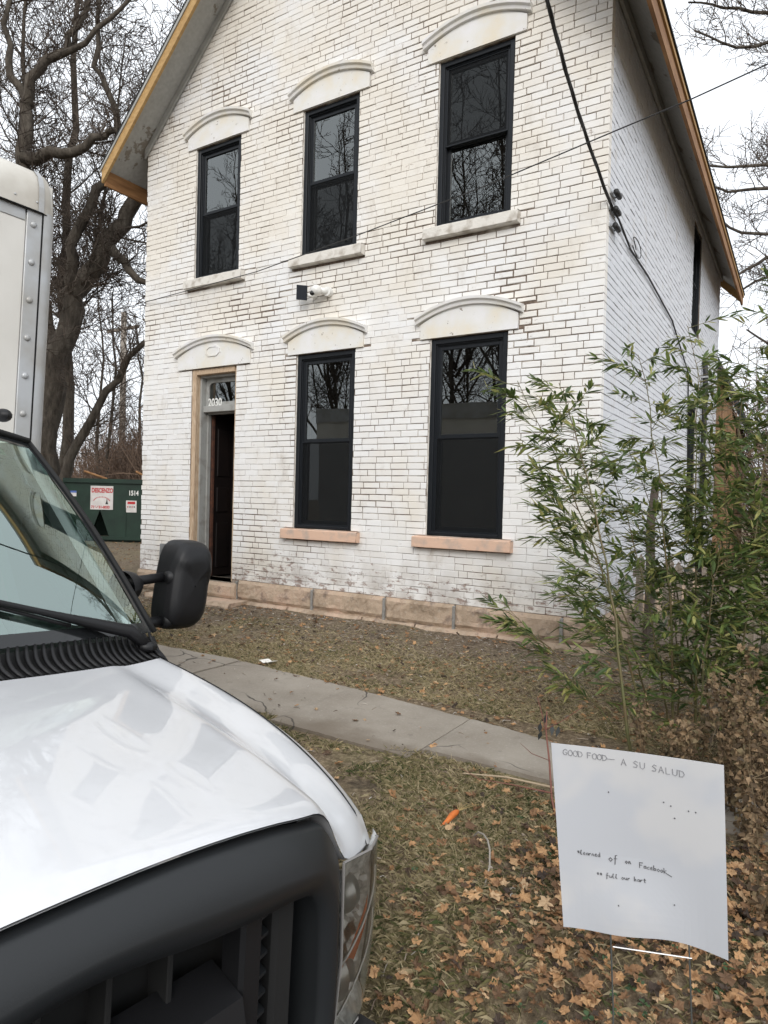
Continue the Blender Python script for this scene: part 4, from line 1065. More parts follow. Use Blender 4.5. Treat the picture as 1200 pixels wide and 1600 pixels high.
# strap over the cap near the corner, and screws along the lower edge
sp = MB(); sp.grid(lambda u, v: (lambda p: (p[0]+.004, lerp(1.098, 1.126, u), p[1]+.003))(prof[int(round(v*(len(prof)-1)))]), 2, len(prof)); sp.build('cap_strap', ALU, cbo, recalc=True)
dl_ = MB(); dl_.tube([(bx0+.022, -1.2, bzt-.012), (bx0+.022, 1.11, bzt-.012), (bx0+.005, 1.16, bzt-.012), (bx0-.04, 1.186, bzt-.012), (bx0-.2, 1.186, bzt-.012)], .004, 5); dl_.build('cap_seam', RUB, cbo)
for y in (.98, 1.09, 1.155, .82, .66):
    rv = MB(); rv.sphere((bx0+(.020 if y < 1.15 else .0), y, bzt+.035), .006, 8, 6); rv.build('screw', STEEL, cbo, smooth=True)
# ------------------------------------------------------------------ small things
# yard sign: bowed corrugated sheet seen from its blank back, with hand lettering
sg = thing('yard_sign', 'white plastic yard sign with faint handwriting on a wire stake', 'sign', (1.34, -4.70, h(1.34, -4.7)))
SIGNM = NT('white_corrugated_sheet')
_a = SIGNM.noise(4, 3); _c = SIGNM.mix(SIGNM.mask(_a, .45, .6), (.44, .45, .475), (.49, .487, .49))
SIGNM.b.inputs['Transmission Weight'].default_value = 0.0
SIGNM = SIGNM.out(_c, 0.42, 0.4)
S00, S10, S11, S01 = Vector((1.119, -4.753, .837)), Vector((1.509, -4.651, .836)), Vector((1.534, -4.668, .382)), Vector((1.168, -4.763, .382))
nrm = (S10-S00).cross(S00-S01).normalized()
if nrm.y > 0: nrm = -nrm
def sp_(u, v, off=0):
    p = S00.lerp(S10, u).lerp(S01.lerp(S11, u), v)
    bow = .030*sin(pi*u)*(.35+.65*v) - .022*smooth(.55, 1.0, v)*sin(pi*min(1, u/.9))**2
    dz = -.0+.030*v*v*sin(pi*u)*smooth(.25, .75, u)
    return p-nrm*(bow-off)+Vector((0, 0, dz*.5))
sb = MB(); NU, NV = 25, 25
sb.grid(lambda u, v: sp_(u, v), NU, NV); sb.grid(lambda u, v: sp_(u, v, -.004), NU, NV, flip=True)
for fn_ in (lambda u, v: sp_(u, 0, -.004*v), lambda u, v: sp_(u, 1, -.004*v), lambda u, v: sp_(0, u, -.004*v), lambda u, v: sp_(1, u, -.004*v)): sb.grid(fn_, NU, 2)
panel = sb.build('panel', SIGNM, sg, smooth=False, recalc=True)
GL = {  # stroke letters on a 1x1.4 box
 'G': [[(.9, 1.1), (.6, 1.35), (.15, 1.1), (.0, .6), (.2, .1), (.7, .1), (.9, .55), (.5, .6)]], 'O': [[(.5, 1.3), (.05, .9), (.1, .2), (.6, .0), (.95, .5), (.85, 1.1), (.5, 1.3)]],
 'D': [[(.05, 1.3), (.1, .05)], [(-.1, 1.3), (.7, 1.15), (.95, .6), (.6, .1), (-.05, .05)]], 'F': [[(.1, 1.3), (.05, .0)], [(.0, 1.3), (.85, 1.3)], [(.05, .7), (.65, .72)]],
 'A': [[(.0, .0), (.45, 1.3), (.9, .0)], [(.2, .5), (.75, .5)]], 'S': [[(.85, 1.15), (.4, 1.35), (.1, 1.0), (.75, .5), (.6, .1), (.0, .1)]], 'U': [[(.05, 1.3), (.1, .25), (.5, .0), (.85, .3), (.9, 1.3)]],
 'L': [[(.1, 1.3), (.1, .05), (.8, .05)]], '-': [[(.0, .6), (1.6, .65)]], '*': [[(.0, .7), (.6, .7)], [(.15, 1.0), (.45, .4)], [(.45, 1.0), (.15, .4)]],
 'l': [[(.0, .3), (.35, 1.3), (.2, 1.2), (.2, .1), (.5, .1)]], 'e': [[(.0, .4), (.5, .5), (.4, .8), (.1, .6), (.15, .1), (.6, .15)]], 'a': [[(.55, .7), (.1, .6), (.1, .15), (.5, .2), (.55, .7), (.6, .1)]],
 'r': [[(.0, .1), (.1, .7), (.2, .55), (.5, .7)]], 'n': [[(.0, .1), (.1, .7), (.35, .7), (.45, .15), (.65, .1)]], 'd': [[(.5, .6), (.1, .6), (.1, .1), (.5, .15), (.6, 1.3), (.6, .1)]],
 'o': [[(.3, .7), (.0, .4), (.3, .05), (.6, .4), (.3, .7)]], 'f': [[(.6, 1.25), (.3, 1.2), (.2, .0), (.15, -.4)], [(.0, .6), (.6, .65)]], 'c': [[(.55, .65), (.1, .5), (.15, .1), (.6, .15)]],
 'b': [[(.05, 1.3), (.05, .1), (.5, .2), (.5, .6), (.1, .6)]], 'k': [[(.05, 1.3), (.05, .0)], [(.55, .8), (.1, .4), (.7, .0), (1.8, -.5)]], 'u': [[(.0, .7), (.1, .15), (.45, .15), (.5, .7), (.6, .1)]],
 'h': [[(.1, 1.3), (.05, .05)], [(.05, .5), (.4, .7), (.5, .1)]], 't': [[(.3, 1.1), (.25, .1), (.5, .1)], [(.0, .75), (.6, .75)]], 'i': [[(.1, .7), (.15, .1), (.3, .1)]], ' ': []}
INK = mat('faded_black_marker', (.25, .25, .26), .8, .1)
INK2 = mat('black_marker', (.12, .12, .125), .8, .1)
def write(txt, u0, v0, size, slope, m_, nm, adv=.75, wd=.0010):
    mb = MB(); u = u0; rj = random.Random(len(txt))
    for ch in txt:
        for stx in GL[ch]:
            pts = [sp_(u+px*size, v0+slope*(u-u0)-(py-.6)*size*.85, .0012) for px, py in stx]
            mb.tube(pts, wd*rj.uniform(.8, 1.2), 4)
        u += size*(adv+(.25 if ch.isupper() else .05) if ch != '-' else 1.9)
    mb.build(nm, m_, panel)
write('GOOD FOOD', .07, .042, .029, .03, INK, 'handwriting', .8, .0010); write('-', .335, .052, .029, .02, INK, 'handwriting', .8, .0010); write('A SU SALUD', .42, .060, .032, .06, INK, 'handwriting', .95, .0010)
write('*learned', .12, .585, .024, .02, INK2, 'handwriting', .70); write('of', .315, .598, .036, .02, INK2, 'handwriting', .8); write('on', .415, .605, .024, .02, INK2, 'handwriting', .8); write('Facebook', .50, .618, .026, .06, INK2, 'handwriting', .72)
write('** full our hart', .235, .690, .023, .02, INK2, 'handwriting', .78)
for (u, v) in ((.335, .235), (.70, .262), (.72, .325), (.66, .248), (.80, .272), (.84, .272), (.70, .80), (.36, .84)):
    mk_ = MB(); c0 = sp_(u, v, .001); mk_.sphere(c0, .0019, 8, 5); mk_.build('scuff_mark', INK2, panel)
wr = MB(); zb = h(1.3, -4.7)-.12
for (u, lo) in ((.30, .72), (.78, .69)):
    a = sp_(u, lo, -.009); b = sp_(u, 1.0, -.009); wr.tube([a, b, (b.x+.012, b.y+.004, b.z-.2), (b.x+.018, b.y+.01, zb)], .0022, 6)
cbz = MB(); cbz.tube([sp_(.31, 1.075, -.009), sp_(.80, 1.0, -.009)+Vector((0, 0, -.035))], .0017, 6); cbz.build('cross_wire', mat('bright_wire', (.45, .45, .45), .35, metal=.4), sg)
wr.build('wire_stake', mat('dull_wire', (.07, .075, .07), .5), sg, smooth=True)

# carrot on the grass
CAR = mat('orange_carrot', (.62, .17, .035), .55, .4, coords='obj', col2=(.5, .13, .03), vscale=30)
cz = h(.32, -3.66)+.022
crt = thing('carrot', 'whole orange carrot lying on the grass near the sidewalk', 'carrot', (.33, -3.66, cz))
c = MB(); A0, A1 = Vector((.325, -3.775, cz+.004)), Vector((.335, -3.615, cz+.012)); n = 9
c.tube([A0.lerp(A1, i/n)+Vector((.004*sin(i*.7), 0, 0)) for i in range(n+1)], [.002, .006, .0095, .0115, .013, .014, .0148, .0152, .013, .006], 10); c.build('root', CAR, crt, smooth=True)
c = MB()
for k in range(5):
    c.tube([A1, A1+Vector((.01*(k-2), .03, .006)), A1+Vector((.025*(k-2), .08+.01*k, .0))], [.003, .002, .001], 5)
c.build('stalk', mat('dry_carrot_tops', (.30, .22, .09), .8), crt)

# white scrap on the sidewalk, twigs and a bent stem on the lawn
lt = MB(); lt.grid(lambda u, v: (-2.36+.12*u+.03*v, -2.02+.09*v, .012+.035*abs(u-.5)+.02*noise.noise((u*5, v*5, 3))), 7, 6)
tag(lt.build('crumpled_paper', mat('white_paper', (.7, .68, .64), .8)), 'crumpled white paper scrap at the far edge of the sidewalk', 'litter')
TWIG = mat('dry_twig', (.16, .105, .07), .85, .2, var=.4, vscale=20)
tw_ = MB(); tw_.tube([(.15, -3.17, h(.15, -3.17)+.02), (.38, -3.14, .03), (.62, -3.10, .02)], [.004, .005, .006], 6); tag(tw_.build('fallen_stick', mat('pale_dry_stick', (.36, .28, .19), .85)), 'long pale stick lying on the near sidewalk edge', 'stick')
tw_ = MB(); tw_.tube([(.46, -3.74, h(.46, -3.74)+.005), (.50, -3.765, .03), (.54, -3.80, .045), (.58, -3.85, .052), (.615, -3.91, .048), (.645, -3.98, .025), (.66, -4.06, h(.66, -4.06)+.005)], [.003, .0035, .004, .004, .004, .0035, .003], 6); tag(tw_.build('bent_stem', mat('grey_dead_stem', (.30, .27, .23), .85)), 'grey bent dead stem arching over the leaves', 'stem')
# leafless sapling by the sign
sap = thing('sapling', 'thin reddish bare sapling standing left of the yard sign', 'sapling', (.715, -3.34, h(.715, -3.34)))
c = MB(); zz = h(.715, -3.34)
c.tube([(.715, -3.34, zz-.02), (.66, -3.26, zz+.06), (.60, -3.12, .15), (.545, -3.02, .27), (.54, -3.0, .37)], [.006, .0055, .005, .004, .003], 6)
c.tube([(.545, -3.02, .27), (.50, -2.96, .34), (.47, -2.95, .42)], [.003, .0025, .0015], 5); c.tube([(.545, -3.02, .28), (.62, -2.97, .33), (.70, -2.93, .40)], [.003, .002, .0015], 5)
c.tube([(.60, -3.12, .16), (.52, -3.16, .19), (.47, -3.19, .24)], [.002, .002, .001], 5); c.tube([(.66, -3.26, .06), (.50, -3.30, .07), (.33, -3.38, .09), (.24, -3.42, .14)], [.004, .003, .002, .001], 5)
c.build('stem', mat('reddish_stem', (.17, .065, .045), .7), sap, smooth=True)
c = MB(); rr = random.Random(3)
for p in [(.54, -3.0, .36), (.50, -2.98, .30), (.57, -3.0, .31), (.52, -3.02, .27), (.60, -2.98, .30)]:
    q = Vector(p); d = Vector((rr.uniform(-.02, .02), rr.uniform(-.02, .02), -.06)); s_ = Vector((.012, .006, 0))
    c.add([q, q+d*.5+s_, q+d, q+d*.5-s_*.8], [(0, 1, 2, 3)])
c.build('leaf', mat('black_shrivelled_leaf', (.03, .035, .035), .7), sap)

# cameras on the wall
WHT = mat('white_plastic', (.75, .74, .71), .45)
sc = thing('security_camera', 'white dome security camera mounted between the storeys', 'camera', (-3.26, -.05, 3.89))
c = MB(); c.tube([(-3.20, .0, 3.90), (-3.20, -.06, 3.90)], .055, 14); c.build('base', WHT, sc)
c = MB(); c.sphere((-3.30, -.13, 3.905), (.068, .068, .062), 18, 12); c.tube([(-3.20, -.04, 3.90), (-3.28, -.10, 3.91)], .04, 12); c.build('housing', WHT, sc, smooth=True)
c = MB(); c.sphere((-3.325, -.175, 3.865), (.03, .03, .03), 12, 9); c.build('lens', mat('black_lens', (.01, .01, .01), .1), sc, smooth=True)
sn = thing('wall_sensor', 'small black tilted solar panel beside the white dome camera', 'sensor', (-3.50, -.05, 3.90))
c = MB(); c.cbox(-.075, .075, -.012, .012, -.085, .085, .003); mt = Matrix.Rotation(radians(14), 3, 'X') @ Matrix.Rotation(radians(12), 3, 'Y'); c.v = [tuple(Vector((-3.51, -.14, 3.905))+mt @ Vector(p)) for p in c.v]; c.build('panel', mat('black_solar_face', (.02, .025, .035), .25), sn)
c = MB(); c.tube([(-3.47, -.12, 3.88), (-3.42, -.06, 3.87), (-3.40, 0, 3.87)], [.012, .02, .025], 10); c.build('arm', WHT, sn, smooth=True)

# service cable, overhead wire and wall brackets
cb_ = MB()
P0 = Vector((.030, .10, 4.25)); P1 = Vector((.06, -1.963, 4.887)); dirv = (P1-P0)
pts = []
for i in range(60):
    t = i/59*7.0; p = P0+dirv*t; p.z += .05*(t*(t-1))*.35-.10*sin(pi*min(1, t))*.0; pts.append(p)
sagp = [Vector((p.x-.06*sin(pi*min(1, i/8.4)), p.y, p.z+.10*sin(pi*min(1, i/8.4)))) for i, p in enumerate(pts)]
for k in range(3):
    cb_.tube([p+Vector((.009*cos(i*1.3+k*2.1), 0, .009*sin(i*1.3+k*2.1))) for i, p in enumerate(sagp)], .0085, 6)
sc_ = thing('service_cable', 'thick black twisted cable dropping from above to the house corner', 'cable', (0.03, 0.1, 4.25))
cb_.build('drop_cable', CABLE, sc_, smooth=True)
c = MB(); c.tube([P0, (.03, .35, 4.25), (.022, .92, 4.15), (.02, 1.84, 4.15), (.02, 3.56, 4.046), (.02, 5.2, 3.6), (.03, 5.35, 2.2)], .011, 6); c.build('wall_cable', CABLE, sc_, smooth=True)
lp_ = MB(); lp_.tube([(.03, 1.15+.25*sin(a), 4.22+.12*cos(a)+.02*a) for a in [-.6+i*.45 for i in range(11)]], .005, 5); lp_.tube([(.03, 1.0, 4.3), (.04, 1.1, 4.2), (.03, 1.05, 4.28)], .005, 5); lp_.build('loose_loop', CABLE, sc_, smooth=True)
for i, z in enumerate((4.43, 4.27, 4.115)):
    br = thing('cable_bracket', ['top', 'middle', 'lowest'][i]+' of three steel cable brackets on the house corner', 'bracket', (.01, .16, z), group='cable brackets on the corner')
    c = MB(); c.box(.0, .012, .08, .30, z-.02, z+.02); c.tube([(.012, .14, z), (.075, .14, z)], .01, 6); c.tube([(.012, .25, z), (.075, .25, z)], .01, 6); c.build('strap', STEEL, br)
    c = MB(); c.tube([(.05, .12, z), (.05, .27, z)], .026, 10); c.build('spool', CABLE, br, smooth=True)
c = MB(); c_pts = [(-6.495, -.02, 4.219), (-4.048, -.356, 4.17), (-2.393, -.602, 4.222), (-.855, -.831, 4.298), (.297, -1.002, 4.394), (.86, -1.086, 4.437), (1.349, -1.159, 4.496), (2.036, -1.261, 4.592), (3.277, -1.446, 4.852), (12, -2.75, 6.9)]
c.tube(c_pts, .0055, 5); tag(c.build('overhead_wire', CABLE), 'thin black overhead wire crossing in front of the facade', 'wire')

# dumpster
DG = mat('dark_green_steel', (.012, .034, .022), .5, .35, col2=(.008, .022, .015), vscale=3, detail=6)
dmp = thing('dumpster', 'dark green steel roll-off dumpster with red lettered sign behind the house', 'dumpster', (-12.3, 3.7, .2))
uu = Vector((1.507, .937, 0)).normalized(); nn_ = Vector((uu.y, -uu.x, 0)); DO = Vector((-13.217, 3.142, 0))
def dpt(a, d, z): p = DO+uu*a-nn_*d; return (p.x, p.y, z)       # a along the face, d back into the body
def dbuild(mb, name, m_, par): mb.v = [dpt(*p) for p in mb.v]; return mb.build(name, m_, par, recalc=True)
c = MB(); c.box(.0, 4.6, .10, 2.3, 1.08, 1.70); c.box(0.2, 4.4, .8, 2.1, .40, 1.08)
body = dbuild(c, 'body', DG, dmp)
c = MB(); c.box(-.05, 4.65, -.05, 2.35, 1.70, 1.80); dbuild(c, 'top_rim', DG, dmp)
for a0 in (-.37, .82, 2.01, 3.2):
    c = MB(); # hopper-shaped side panels tapering to the skid
    c.prism([(a0+.003, 1.70), (a0+1.187, 1.70), (a0+1.187, 1.06), (a0+.95, .40), (a0+.24, .40), (a0+.003, 1.06)], 'y', .0, .12); dbuild(c, 'side_panel', DG, dmp)
    c = MB(); c.box(a0+.60, a0+.625, -.012, .05, .45, 1.12); dbuild(c, 'weld_rib', DG, dmp)
c = MB(); c.box(.0, 4.6, -.02, .10, .36, .44); dbuild(c, 'skid_rail', DG, dmp)
c = MB(); c.box(.0, 4.6, .1, .2, .24, .37); dbuild(c, 'skid_beam', DG, dmp)
def plate(a0, a1, z0, z1, m_, nm, d=-.006):
    c = MB(); c.box(a0, a1, d-.006, d, z0, z1); return dbuild(c, nm, m_, dmp)
WSGN = mat('white_sign_face', (.66, .64, .62), .6, col2=(.55, .52, .50), vscale=6); REDT = mat('red_lettering', (.45, .02, .025), .6); BLUE = mat('blue_sticker', (.08, .14, .4), .6)
px2 = 1.0/66.0      # metres per picture pixel at that distance
pl = plate(.595, 1.13, 1.07, 1.63, WSGN, 'sign_plate')
def dtext(b, size, a, z, m_, nm, par, bold=0, sxx=1.0, d=-.013): text_mesh(b, size, nm, m_, par, lambda p: dpt(a+p[0], d-p[2], z+p[1]), .001, bold, 'LEFT', sxx)
dtext('DESCENZO', .145, .618, 1.475, REDT, 'lettering', pl, .006, .68); dtext('716-631-0033', .085, .612, 1.10, REDT, 'lettering', pl, .004, .92)
c = MB(); n = 14
for i in range(n):
    a = pi*(.12+.76*i/(n-1)); x_ = .862-.20*cos(a); z_ = 1.24+.13*sin(a); c.box(x_-.008, x_+.008, -.015, -.012, z_-.014, z_+.014)
dbuild(c, 'lettering', REDT, pl)
c = MB(); c.prism([(.985, 1.36), (1.0, 1.25), (1.02, 1.2), (.95, 1.2), (.975, 1.27)], 'y', -.015, -.012); dbuild(c, 'chip', SHINGLE, pl)
dtext('1514', .16, 1.49, 1.425, WHITEP, 'lettering', dmp, .004, .75, -.004)
p2 = plate(1.44, 1.69, 1.02, 1.30, WSGN, 'notice'); c = MB(); c.box(1.475, 1.655, -.016, -.0125, 1.215, 1.275); dbuild(c, 'lettering', REDT, p2)
for k in range(4):
    c = MB(); c.box(1.475+k*.05, 1.495+k*.05, -.016, -.0125, 1.13, 1.17); dbuild(c, 'lettering', [REDT, SHINGLE][k % 2], p2)
p3 = plate(.12, .26, 1.37, 1.50, WSGN, 'sticker'); c = MB(); c.box(.12, .26, -.0155, -.0125, 1.455, 1.50); dbuild(c, 'lettering', BLUE, p3)
for i, (a, b, z) in enumerate([(1.55, 1.95, 1.82), (.3, .9, 1.80)]):
    c = MB(); c.v = []; c.tube([dpt(a, .3, z+.18), dpt(b, .2, z)], .03, 5); tag(c.build('scrap_board', RAWWOOD), ['scrap plank poking up from the dumpster beside the house corner', 'scrap plank lying across the middle of the dumpster'][i], 'board')

# picket fence behind the bamboo, meeting the house corner
FW = m_wood('weathered_grey_pickets', (.13, .11, .09), (.24, .20, .165), (.32, .28, .24), 8, (9, 9, .8), .9)
fnc = thing('picket_fence', 'weathered grey wooden picket fence behind the bamboo', 'fence', (1.0, 1.4, 0))
fr0, fr1 = Vector((.10, 1.15, 0)), Vector((3.2, 1.75, 0)); fd_ = (fr1-fr0).normalized(); fn2 = Vector((fd_.y, -fd_.x, 0)); rr = random.Random(5)
def fpt(a, d, z): p = fr0+fd_*a+fn2*d; return (p.x, p.y, z)
a = .02
while a < 3.1:
    c = MB(); w_ = rr.uniform(.07, .095); ht = rr.uniform(.86, .98); lean = rr.uniform(-.03, .03)
    vs = [(a, 0), (a+w_, 0), (a+w_+lean, ht-.07), (a+w_/2+lean, ht), (a+lean, ht-.07)]
    c.add([fpt(x, .0, z) for x, z in vs]+[fpt(x, -.02, z) for x, z in vs], [(0, 1, 2, 3, 4), (9, 8, 7, 6, 5)]+[(i, i+5, (i+1) % 5+5, (i+1) % 5) for i in range(5)]); c.build('picket', FW, fnc, recalc=True)
    a += w_+rr.uniform(.02, .06)
for z in (.22, .70):
    c = MB(); c.add([fpt(x, d, zz) for x in (0, 3.1) for d in (-.021, -.06) for zz in (z, z+.08)], [(0, 1, 3, 2), (4, 6, 7, 5), (0, 4, 5, 1), (2, 3, 7, 6), (0, 2, 6, 4), (1, 5, 7, 3)]); c.build('rail', FW, fnc, recalc=True)
pt = thing('fence_post', 'old leaning timber post by the side wall within the bamboo', 'post', (.38, .55, 0))
c = MB(); c.tube([(.38, .55, -.1), (.39, .56, .7), (.37, .58, 1.3), (.41, .6, 1.75)], [.05, .045, .042, .036], 8); c.build('shaft', mat('dark_old_timber', (.11, .085, .07), .9, var=.4, vscale=9), pt)
# ------------------------------------------------------------------ trees
BARK = NT('rough_bark'); _a = BARK.noise(3, 7, .7, stretch=(3, 3, .8)); BARK.bump(_a, .9, .04)
BARK = BARK.out(BARK.ramp(_a, [(.3, (.035, .03, .025)), (.55, (.095, .081, .066)), (.75, (.16, .142, .118))]), .95, .1)
TWIGM = mat('bare_twigs', (.105, .084, .068), .9, .1, col2=(.06, .048, .04), vscale=.8)
TWIGR = mat('brush_twigs', (.21, .145, .105), .9, .1, col2=(.11, .078, .06), vscale=.5)
def rvec(r): 
    while True:
        v = Vector((r.uniform(-1, 1), r.uniform(-1, 1), r.uniform(-1, 1)))
        if .05 < v.length < 1: return v.normalized()
def branch_path(r, p, d, L, n, wig, lift):
    pts = [p.copy()]; d = d.copy()
    for i in range(n):
        d = (d+rvec(r)*wig+Vector((0, 0, lift))).normalized(); p = p+d*(L/n); pts.append(p)
    return pts
def sprout(r, tr, tw, pts, r0, r1, L, lev, maxlev, dens, wig=.28, lift=.05, minr=.006):
    """children along a limb polyline"""
    segl = [(pts[i+1]-pts[i]).length for i in range(len(pts)-1)]; tot = sum(segl)
    nch = max(2, int(tot*dens[lev]*r.uniform(.8, 1.2)))
    for k in range(nch):
        f = .15+.85*(k+r.random())/nch if lev > 0 else .25+.75*(k+r.random())/nch
        s = f*tot; i = 0
        while i < len(segl)-1 and s > segl[i]: s -= segl[i]; i += 1
        t = min(1, s/max(segl[i], 1e-6)); p = pts[i].lerp(pts[i+1], t); ax = (pts[i+1]-pts[i]).normalized()
        rad = (r0+(r1-r0)*f)
        out = rvec(r); out = (out-ax*out.dot(ax)).normalized()
        d = (ax*r.uniform(.35, .9)+out*r.uniform(.6, 1.0)+Vector((0, 0, .12))).normalized()
        l2 = L*r.uniform(.35, .75)*(1.15-.55*f); cr0 = max(minr, min(rad*.55, .012*l2**1.1+.004)); cr1 = max(minr*.6, cr0*.3)
        n = 4 if lev < 2 else 3
        bp = branch_path(r, p, d, l2, n, wig, lift)
        mb = tr if cr0 > .03 else tw
        mb.tube(bp, [cr0+(cr1-cr0)*q/n for q in range(n+1)], 5 if cr0 > .03 else 3, cap=False)
        if lev+1 < maxlev: sprout(r, tr, tw, bp, cr0, cr1, l2, lev+1, maxlev, dens, wig, lift, minr)
def limb_tree(name, label, limbs, seed, dens=(1.6, 3.2, 6), maxlev=3, cat='tree', group=None, L0=None, minr=.006, wig=.3, loc=None):
    r = random.Random(seed); tr, tw = MB(), MB()
    for pts, r0, r1, L in limbs:
        P = [Vector(p) for p in pts]
        Q = []      # resample with a little wander
        for i in range(len(P)-1):
            for k in range(3):
                q = P[i].lerp(P[i+1], k/3); 
                if not (i == 0 and k == 0): q = q+rvec(r)*min(.12, r0*.5)
                Q.append(q)
        Q.append(P[-1]); n = len(Q)-1
        tr.tube(Q, [r0+(r1-r0)*(i/n)**.8 for i in range(n+1)], 9, cap=True)
        sprout(r, tr, tw, Q, r0, r1, L, 0, maxlev, dens, wig, minr=minr)
    b = limbs[0][0][0]; t = thing(name, label, cat, loc or (b[0], b[1], 0), group)
    tr.build('trunk', BARK, t, smooth=True); tw.build('crown', TWIGM, t); return t
limb_tree('leaning_tree', 'big bare tree with thick trunk leaning right behind the house', [
 ([(-15.65, 3.95, .1), (-15.59, 4.03, 1.94), (-15.54, 4.09, 3.65), (-15.34, 4.24, 5.36), (-14.98, 4.5, 6.74), (-14.44, 4.86, 8.03), (-13.89, 5.22, 8.99), (-13.4, 5.54, 9.68), (-12.85, 5.9, 10.64), (-12.4, 6.21, 12.45), (-12.18, 6.4, 14.67), (-12.04, 6.53, 17.2), (-11.9, 6.6, 19.5)], .43, .03, 4.0),
 ([(-14.98, 4.4, 6.6), (-14.76, 4.18, 7.95), (-14.27, 4.52, 9.3), (-13.58, 4.96, 9.99), (-13.91, 4.78, 11.48), (-14.37, 4.52, 12.63), (-14.28, 4.61, 14.3), (-13.92, 4.88, 16.32), (-13.7, 5, 18)], .17, .02, 3.2),
 ([(-15.4, 4.0, .3), (-14.65, 4.01, 1.61), (-14.43, 4.17, 2.78), (-13.81, 4.59, 4.04), (-13.0, 5.11, 5.39), (-12.12, 5.68, 6.33), (-11.3, 6.1, 7.5)], .19, .02, 2.6),
 ([(-14.2, 4.9, 8.0), (-13.08, 4.74, 7.11), (-12.66, 5.0, 6.71), (-12.03, 5.39, 6.73), (-11.3, 5.7, 7.2)], .14, .02, 2.2),
 ([(-15.4, 4.2, 5.04), (-15.8, 4.2, 6.4), (-16.3, 4.0, 8.2), (-16.5, 3.8, 10.5), (-16.2, 3.7, 13.0), (-16, 3.7, 16)], .20, .02, 3.0)], 21, dens=(3.2, 5.6, 11), minr=.009)
limb_tree('forked_tree', 'bare tree with a heavy sideways limb rising behind the truck box', [
 ([(-13.14, 1.99, .1), (-13.22, 2.03, 5.26), (-13.29, 2.06, 8.95), (-13.23, 2.12, 10.02), (-13.08, 2.22, 10.81), (-12.56, 2.56, 11.32), (-12.28, 2.75, 12.11), (-12.07, 2.9, 13.25), (-11.9, 3.0, 15)], .22, .015, 2.6),
 ([(-13.25, 2.0, 8.85), (-12.35, 2.4, 8.85), (-11.77, 2.77, 9.24), (-11.36, 3.03, 9.4), (-10.87, 3.33, 9.13), (-10.2, 3.7, 9.9)], .15, .02, 2.4),
 ([(-13.23, 2.12, 10.02), (-13.56, 1.92, 10.65), (-13.72, 1.85, 11.78), (-13.52, 2.0, 13.21), (-13.3, 2.1, 15)], .12, .015, 2.4),
 ([(-12.9, 2.3, 11.0), (-12.0, 2.6, 11.3), (-11.2, 3.0, 12.0), (-10.4, 3.4, 13.2), (-9.9, 3.6, 14.5)], .08, .012, 2.0)], 5, dens=(3.4, 5.6, 11), minr=.008)
limb_tree('slender_tree', 'slender upright bare tree just right of the truck box', [
 ([(-16.97, 5.49, .1), (-16.94, 5.56, 2.96), (-17.16, 5.51, 7.69), (-17.08, 5.64, 11.3), (-17.07, 5.7, 14.14), (-17.03, 5.77, 16.42), (-17.18, 5.72, 18.88)], .20, .04, 3.4),
 ([(-17.1, 5.5, 6.0), (-16.4, 5.9, 8.5), (-15.9, 6.2, 11.5), (-15.7, 6.4, 15)], .09, .015, 2.6)], 9, dens=(2.8, 5.0, 9), minr=.009)
lim = [([(2.72, 14.19, 0), (2.69, 14.28, 4.69), (2.4, 14.19, 9.52), (1.89, 13.94, 12.73), (1.66, 13.86, 15.94)], .34, .08, 3.0)]
for L in ([(2.1, 14.0, 12.1), (1.33, 13.01, 13.32), (.52, 12.51, 13.61), (-.41, 11.94, 13.7), (-1.14, 11.48, 13.81)], [(2.3, 14.1, 10.85), (1.35, 13.01, 12.54), (.55, 12.51, 12.86), (-.12, 12.1, 12.71), (-.99, 11.56, 13.12)],
          [(2.45, 14.2, 8.82), (1.43, 13.01, 9.85), (.64, 12.51, 9.9), (-.22, 11.98, 9.78), (-1.2, 11.6, 10.0)], [(2.5, 14.2, 7.72), (1.59, 13.09, 9.1), (.65, 12.51, 9.34), (-.14, 12.02, 9.22), (-1.0, 11.7, 9.5)],
          [(2.56, 14.2, 6.94), (1.35, 12.92, 8.16), (.16, 12.18, 8.2), (-.66, 11.68, 8.72)], [(2.61, 14.2, 5.22), (1.51, 13.01, 7.38), (.7, 12.51, 7.67), (.06, 12.1, 7.15), (-.6, 11.8, 7.3)],
          [(2.63, 14.2, 4.6), (1.67, 13.09, 6.45), (.72, 12.51, 7.15), (-.06, 12.02, 6.71)], [(2.65, 14.2, 4.0), (1.9, 13.3, 5.2), (1.0, 12.8, 5.4), (.3, 12.4, 5.9)], [(2.65, 14.2, 3.6), (1.9, 13.6, 4.2), (1.2, 13.1, 4.3), (.6, 12.6, 4.1)]):
    lim.append((L, .075, .02, 2.1))
limb_tree('side_tree', 'bare tree spreading level branches beyond the right eave', lim, 33, dens=(3.6, 6.0, 9), minr=.008)
